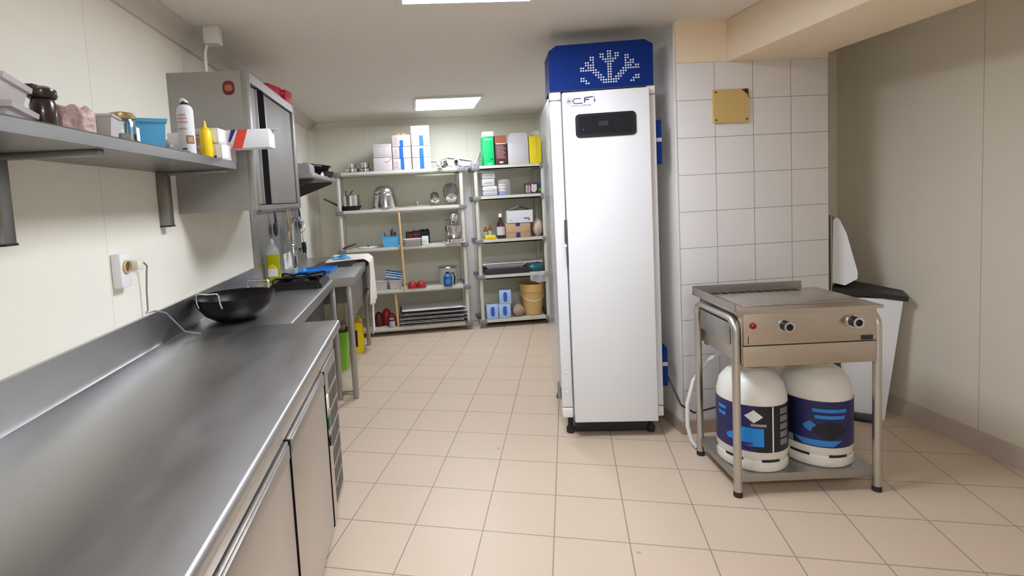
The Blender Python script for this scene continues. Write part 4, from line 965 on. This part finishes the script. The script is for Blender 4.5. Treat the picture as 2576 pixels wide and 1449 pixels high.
MB().lathe([(.021, 0), (.021, .0008), (.019, .0008), (.019, 0)], seg=28, cap0=False, cap1=False).xf(T(.365, -.0442, 1.782) @ Matrix.Rotation(PI/2, 4, 'X')).build('dial_ring', MATS['dim_grey'], dp)
# handle: dark recessed grip on left
MB().prism([(.052, 1.262), (.066, 1.262), (.070, 1.14), (.074, 1.13), (.070, 1.005), (.058, 1.0), (.056, 1.13), (.050, 1.14)], (-.024, .002)).build('door_handle', M['dark_steel'], FR)
for x in (.052, .076): MB().lathe([(.008, 0), (.008, .003), (0, .006)], seg=12, cap1=False).xf(T(x, -.0245, 1.118) @ Matrix.Rotation(PI/2, 4, 'X')).build('handle_rivet', M['white'], FR)
# logo
lx = .085; zl = 1.935
fl = MB()
for k in range(4):
    a = k*PI/4; fl.box(-.021, .021, -.0008, .0, -.0020, .0020, M=Matrix.Rotation(a, 4, 'Y'))
fl.lathe([(.0035, 0), (.0035, .001)], seg=10)
fl.xf(T(lx+.015, -.0362, zl-.022)).build('logo_flake', M['greyink'], dr)
b = MB()
cpts = [(.043, .026), (.010, .026), (.003, .021), (.0, .013), (.003, .005), (.010, .0), (.051, .0)]
b.tube([(x, 0, z) for x, z in cpts], .0026, 6)
b.tube([(.062, 0, .003), (.064, 0, .028)], .0034, 6); b.tube([(.063, 0, .029), (.108, 0, .031)], .0028, 6); b.tube([(.064, 0, .018), (.088, 0, .019)], .0028, 6)
b.tube([(.116, 0, .003), (.116, 0, .021)], .0031, 6); b.lathe([(.0024, .028), (.0024, .033)], cx=.116, seg=8)
b.xf(T(lx+.036, -.0366, zl-.037)).build('logo_lettering', M['navy'], dr)
text('logo_strapline', 'froid p attrue', .0165, M['greyink'], dr, (lx+.022, -.0366, zl-.053), sx=1.22, shear=.2, off=.0003)
# crown
MB().box(.0, Wf-.01, -.008, .02, 1.9755, 1.983).build('crown_base_strip', M['cabsteel'], FR)
cols = {0: (6, 7, 10, 11), 1: (6, 7, 10, 11), 2: (4, 5, 7, 11, 12), 3: (4, 5, 6, 7, 12), 4: (2, 3, 5, 6, 7), 5: (2, 3, 4, 5, 6, 7, 8), 6: (7, 8, 9), 7: (8, 9, 10), 8: (1, 2, 9, 10, 11), 9: (1, 2, 3, 10, 11, 12), 10: (3, 4, 11, 12), 11: tuple(range(13))}
b = MB().prism([(.0, 1.976), (Wf-.012, 1.976), (Wf-.010, 2.195), (Wf-.055, 2.222), (.045, 2.222), (.004, 2.195)], (-.010, .22)); b.mi = 1
for cc_, rows in cols.items():
    for mirror in (0, 1):
        x = .175+(cc_ if not mirror else 23-cc_)*.01335
        for r in rows:
            b.lathe([(.0046, 0), (.0046, .0012)], seg=10).bm
            vs = b.bm.verts[-20:] if False else None
            b.bm.verts.ensure_lookup_table(); vs = [b.bm.verts[i] for i in range(len(b.bm.verts)-20, len(b.bm.verts))]
            bmesh.ops.transform(b.bm, matrix=T(x, -.0102, 2.172-r*.01375) @ Matrix.Rotation(PI/2, 4, 'X'), verts=vs)
lab(b.build('crown', [M['blue'], M['dot']], FR), 'dark blue crown panel with white dots forming a half snowflake')
# wheels / feet
for x, y in ((.05, .06), (Wf-.06, .06), (.05, Df-.08), (Wf-.06, Df-.08)):
    MB().lathe([(.022, 0), (.024, .004), (.024, .03), (.015, .04), (.015, .112)], cx=x, cy=y, seg=16).build('foot', M['rubber'], FR)
MB().box(.075, Wf-.085, .045, .50, .012, .112).build('base_block', M['black'], FR)  # black block added to fill in the deep shadow under the fridge
# blue hinge covers right side
for z0, z1 in ((1.545, 1.79), (.285, .515)):
    h_ = MB().prism([(Wf+.001, z1-.02), (Wf+.022, z1), (Wf+.030, z1-.01), (Wf+.030, z0), (Wf+.001, z0)], (.012, .075)); hc = h_.build('hinge_cover', M['blue'], FR)
    MB().box(Wf-.002, Wf+.031, .010, .077, (z0+z1)/2+.0, (z0+z1)/2+.022, .002).build('hinge_band', M['ltgreybox'], hc)
# milky protective film on the left side
o = MB().grid(lambda u, v: (-.002-.014*math.sin(PI*u)*(.4+.6*math.sin(9*v)**2)-.003*math.sin(17*v+3*u)*u, .036+.56*u, .16+.05*u+(1.79-.09*u)*v), 14, 40).build('protective_film', M['wrap'], FR, 80)
lab(o, 'milky plastic film still clinging to the side')

# ------------------------------------------------------------------ junction cover on the pillar
c = thing('cover_plate', 'yellowed square cover plate screwed to the tiled pillar', 'cover plate', (1.785, 2.778, 1.842), 0)
MB().prism(rrect(.205, .182, .012), (-.012, 0)).build('plate', M['box'], c)
for x, z in ((-.088, -.075), (.088, -.075), (-.088, .075), (.085, .078)):
    MB().lathe([(.005, 0), (.005, .0025)], seg=10).xf(T(x, -.012, z) @ Matrix.Rotation(PI/2, 4, 'X')).build('screw', M['brown'], c)
MB().prism([(.06, .086), (.098, .091), (.1, .04), (.094, .06), (.08, .07)], (-.0145, -.0122)).build('broken_corner', M['brown'], c)

# ------------------------------------------------------------------ griddle cart
G = thing('griddle_cart', 'stainless gas griddle on a tube-legged cart in front of the tiled pillar', 'griddle', (1.392, 2.150, 0), -.105)
Wc, Dc = .655, .415
for s, x in ((0, -.012+.0175), (1, Wc-.012-.0175)):
    r = .0175
    pts = [(x, .018, .012), (x, .018, .76)] + [(x, .018+.06-.06*math.cos(a), .76+.055*math.sin(a)) for a in [PI/2*i/6 for i in range(1, 7)]] + [(x, Dc-.078+.0, .815)] + [(x, Dc-.078+.06*math.sin(a), .76+.055*math.cos(a)) for a in [PI/2*i/6 for i in range(1, 7)]] + [(x, Dc-.018, .012)]
    MB().tube(pts, r, 12).build('tube_leg', M['steel_lt'], G, ang=60)
    for y in (.018, Dc-.018): MB().lathe([(.019, 0), (.020, .003), (.018, .024)], cx=x, cy=y, seg=14).build('foot', M['rubber'], G)
MB().box(.024, Wc-.048, .004, Dc-.004, .615, .845, .002).build('burner_box', M['grid_steel'], G)
pn = MB().box(.028, Wc-.052, -.010, .003, .704, .850, .002).build('control_panel', M['grid_steel'], G)
MB().box(.028, Wc-.050, -.002, .004, .604, .698, .002).build('front_skirt', M['grid_steel'], G)
MB().box(.028, Wc-.052, -.006, .002, .698, .704).build('panel_gap', M['black'], G)
for s, x in ((0, .0), (1, Wc-.028)):
    MB().box((.001 if s == 0 else Wc-.026), (.0235 if s == 0 else Wc-.0265+.0225-.02), .06, Dc-.06, .69, .79, .002).build('side_plate', M['steel'], G) if s == 0 else None
tp = MB(); tp.box(-.012, Wc-.030, -.016, Dc+.004, .852, .860, .002); tp.box(-.012, Wc-.030, -.018, -.014, .846, .860)
tp.build('top_frame', M['grid_steel'], G)
MB().box(.06, Wc-.10, .06, Dc-.09, .860, .866, .002).build('griddle_plate', M['steel_lt'], G)
sg = MB(); sg.box(-.010, .0, -.005, Dc+.002, .860, .888); sg.box(-.010, Wc-.11, Dc-.004, Dc+.002, .860, .898)
sg.build('splash_guard', M['steel'], G)
for i in range(11): MB().box(.03+i*.044, .062+i*.044, Dc-.055, Dc-.02, .8605, .8625).build('vent_slot', M['black'], G)
for x, z in ((.206, .787), (.500, .792)):
    kb = MB().lathe([(.030, 0), (.030, .006), (.028, .008)], seg=28).xf(T(x, -.010, z) @ Matrix.Rotation(PI/2, 4, 'X')).build('knob_bezel', M['chrome'], G)
    MB().lathe([(.0235, .008), (.022, .030), (.0225, .033), (.0150, .034), (.0150, .031), (0, .031)], seg=24, cap1=False).xf(T(x, -.010, z) @ Matrix.Rotation(PI/2, 4, 'X')).build('knob', M['black'], kb)
    MB().lathe([(.0158, .0335), (.0225, .0335), (.0235, .036), (.0150, .036)], seg=28, cap0=False, cap1=False).xf(T(x, -.010, z) @ Matrix.Rotation(PI/2, 4, 'X')).build('chrome_ring', M['chrome'], kb)
MB().lathe([(.014, 0), (.014, .008), (.009, .016), (0, .017)], seg=20, cap1=False).xf(T(.066, -.010, .792) @ Matrix.Rotation(PI/2, 4, 'X')).build('igniter_button', mat('red_button', (.25, .01, .015), .3), G)
MB().box(.535, .585, -.0112, -.0098, .707, .727).build('badge', M['cordb'], G)
MB().box(.045, .048, -.0112, -.0098, .71, .745).build('badge', M['cordb'], G)
MB().box(.0, Wc-.025, .02, Dc-.02, .062, .100, .003).build('bottom_shelf', M['steel'], G)
MB().prism(rrect(.52, .016, .003), (0, 0.02)).xf(T(.3, Dc-.03, .60)).build('rear_rail', M['steel'], G)

# gas bottles
def gasbottle(label, x, y, rz):
    c = thing('gas_bottle', label, 'gas bottle', (x, y, .101), rz)
    r = .150
    MB().lathe([(r*.95, 0), (r, .008), (r, .050), (r*.985, .055), (r*.985, .060), (r, .064), (r, .30), (r*.985, .33), (r*.90, .385), (r*.70, .425), (r*.42, .448), (r*.40, .455), (0, .457)], seg=56, cap1=False).build('shell', M['gas'], c, ang=50)
    b = MB(); b.grid(lambda u, v: ((r+.0008)*math.cos(2*PI*u), (r+.0008)*math.sin(2*PI*u), .095+.215*v), 72, 1); b.build('label_wrap', M['indigo'], c)
    for k in range(6):
        a = k*PI/3+.2; band(.050, .062, a, a+.55, r+.0012, M['black'], 'vent_slot', c, 6)
        band(.044, .056, a+.58, a+.95, r+.003, M['plast'], 'clip_tab', c, 4)
    return c, r
def arcquad(par, name, m, r, a, z, wa, h, shape=None, e=.0016):
    """thin patch on the bottle, in label coordinates (angle, height)"""
    b = MB(); b.grid(lambda u, v: ((r+e)*math.cos(a+(u-.5)*wa*(1 if not shape else shape(v))), (r+e)*math.sin(a+(u-.5)*wa*(1 if not shape else shape(v))), z+(v-.5)*h), 12, 12)
    return b.build(name, m, par)
F = -PI/2-.55   # angle on the bottle facing the camera
c, r = gasbottle('white gas bottle with a white diamond on its blue label, on the cart shelf', 1.558, 2.302, 0)
arcquad(c, 'dark_panel', M['ink'], r, F+.62, .2025, 1.15, .213)
arcquad(c, 'diamond_logo', M['plast'], r, F+.02, .262, .50, .060, lambda v: max(.02, 1-abs(2*v-1)), .0026)
arcquad(c, 'script_lettering', M['greyink'], r, F+.15, .222, .42, .012, None, .0026)
arcquad(c, 'bright_blue_panel', M['brightb'], r, F-.02, .165, .62, .085, None, .0022)
arcquad(c, 'blue_splash', M['brightb'], r, F-.50, .150, .55, .045, lambda v: .35+.65*math.sin(PI*v), .0020)
arcquad(c, 'dark_splash', M['navy'], r, F-.35, .118, .7, .04, lambda v: .5+.5*math.cos(7*v), .0024)
arcquad(c, 'white_seam', M['plast'], r, F+.55, .2025, .045, .213, None, .0030)
for k in range(2): arcquad(c, 'light_blue_lettering', M['ltblue'], r, F-.95, .272-.030*k, .34-.04*k, .016, None, .0026)
for k in range(5): arcquad(c, 'small_print', M['cord'], r, F+.98, .283-.036*k, .36, .027, None, .0026)
c, r = gasbottle('white gas bottle with a dark oval on its blue label, on the cart shelf', 1.868, 2.285, 0)
F2 = -PI/2-.69
arcquad(c, 'black_panel', M['ink'], r, F2-.95, .2025, .9, .213)
arcquad(c, 'grey_sticker', M['greyink'], r, F2-.72, .115, .30, .032, None, .0026)
for k in range(2): arcquad(c, 'light_blue_lettering', M['ltblue'], r, F2+.42, .268-.030*k, .95-.12*k, .016, None, .0022)
arcquad(c, 'blue_glow', M['ltblue'], r, F2+.10, .115, 1.3, .028, lambda v: .6+.4*v, .0018)
arcquad(c, 'dark_oval', M['ink'], r, F2+.40, .175, .95, .09, lambda v: max(.05, math.sin(PI*v)), .0024)
arcquad(c, 'blue_glow', M['ltblue'], r, F2-.12, .19, .35, .05, lambda v: max(.05, math.sin(PI*v)), .0018)
# gas hose on the left
o = MB().tube([(1.60, 2.52, .60), (1.575, 2.50, .575), (1.50, 2.56, .50), (1.44, 2.60, .38), (1.415, 2.62, .25), (1.418, 2.63, .12), (1.43, 2.62, .05), (1.45, 2.60, .012)], .011, 10).build('gas_hose', M['plast']); o.parent = G; o.matrix_parent_inverse = (T(*G.location) @ Rz(G.rotation_euler[2])).inverted(); lab(o, 'pale grey gas hose')
o = MB().tube([(1.40, 3.1, .52), (1.405, 2.95, .42), (1.415, 2.80, .30), (1.44, 2.74, .19), (1.52, 2.745, .135), (1.66, 2.75, .155), (1.80, 2.755, .16)], .0055, 8).build('power_cord', M['cordb']); o.parent = FR; o.matrix_parent_inverse = (T(*FR.location) @ Rz(FR.rotation_euler[2])).inverted(); lab(o, 'black power cord')

# ------------------------------------------------------------------ pedal bin in the nook
B = thing('pedal_bin', 'tall white pedal bin with its lid raised, beside the griddle cart', 'bin', (2.440, 2.842, 0), -.585)
L_, Dp = .345, .115
q = lambda x0, x1, y0, y1, z: [(x0, y0, z), (x1, y0, z), (x1, y1, z), (x0, y1, z)]
MB().rings([q(.06, .245, .01, Dp-.01, 0), q(.015, .325, .0, Dp, .715), q(.02, .32, .005, Dp-.005, .715), q(.065, .24, .015, Dp-.015, .01)]).build('bin_body', M['white'], B)
rim = MB()
z0, z1 = .775, .715
rim.rings([[(.005, -.006, z0-.03), (L_, -.006, z1-.012), (L_, Dp+.004, z1-.012), (.005, Dp+.004, z0-.03)], [(.002, -.006, z0), (L_+.002, -.006, z1+.016), (L_+.002, Dp+.004, z1+.030), (.05, Dp+.004, z0+.035)]])
rim.build('rim_frame', M['black'], B)
ld = MB().prism([(.0, .80), (.004, 1.165), (.018, 1.185), (.036, 1.172), (.068, 1.09), (.120, .865), (.118, .825), (.060, .785)], (.0, Dp)); ld.build('lid', M['white'], B, ang=50)
MB().box(-.010, -.001, -.012, Dp, .72, 1.195, .002).build('lid_shaded_face', M['cabsteel'], B)  # grey panel stands for the lid's outer face in the pillar's shade
MB().box(.09, .20, -.07, .02, .006, .028, .006).build('pedal', M['black'], B)
MB().prism([(.0, 0), (.10, 0), (.10, .05), (.03, .20), (.0, .20)], (-.012, -.002)).build('hinge_housing', M['black'], B)

# ------------------------------------------------------------------ camera
cam = bpy.data.cameras.new('camera'); co = bpy.data.objects.new('camera', cam); COL.objects.link(co)
R = [[0.9949105219170913, -0.08422522338859532, -0.05530971997580671], [-0.06099763604322983, -0.06652663998164524, -0.9959184176276138], [0.08020188137318603, 0.9942234748374702, -0.07132559362744637]]
mw = Matrix(((R[0][0], -R[1][0], -R[2][0], 0), (R[0][1], -R[1][1], -R[2][1], 0), (R[0][2], -R[1][2], -R[2][2], 1.4346426), (0, 0, 0, 1)))
co.matrix_world = mw
cam.sensor_width = 36; cam.sensor_fit = 'HORIZONTAL'; cam.lens = 1309.1448/2576*36
cam.shift_x = (1288-1144.7375)/2576; cam.shift_y = (585.1847-724.5)/2576
cam.clip_start = .02
sc = bpy.context.scene; sc.camera = co
w = bpy.data.worlds.new('world'); sc.world = w; w.use_nodes = True
w.node_tree.nodes['Background'].inputs[0].default_value = (.9, .8, .7, 1); w.node_tree.nodes['Background'].inputs[1].default_value = .05
sc.view_settings.view_transform = 'Standard'; sc.view_settings.look = 'None'; sc.view_settings.gamma = 1; sc.view_settings.use_curve_mapping = False
sc.view_settings.exposure = 0.0
sc.cycles.max_bounces = 8; sc.cycles.diffuse_bounces = 5; sc.cycles.glossy_bounces = 4; sc.cycles.transparent_max_bounces = 10; sc.cycles.transmission_bounces = 6
sc.cycles.use_denoising = True
sc.cycles.sample_clamp_indirect = 6
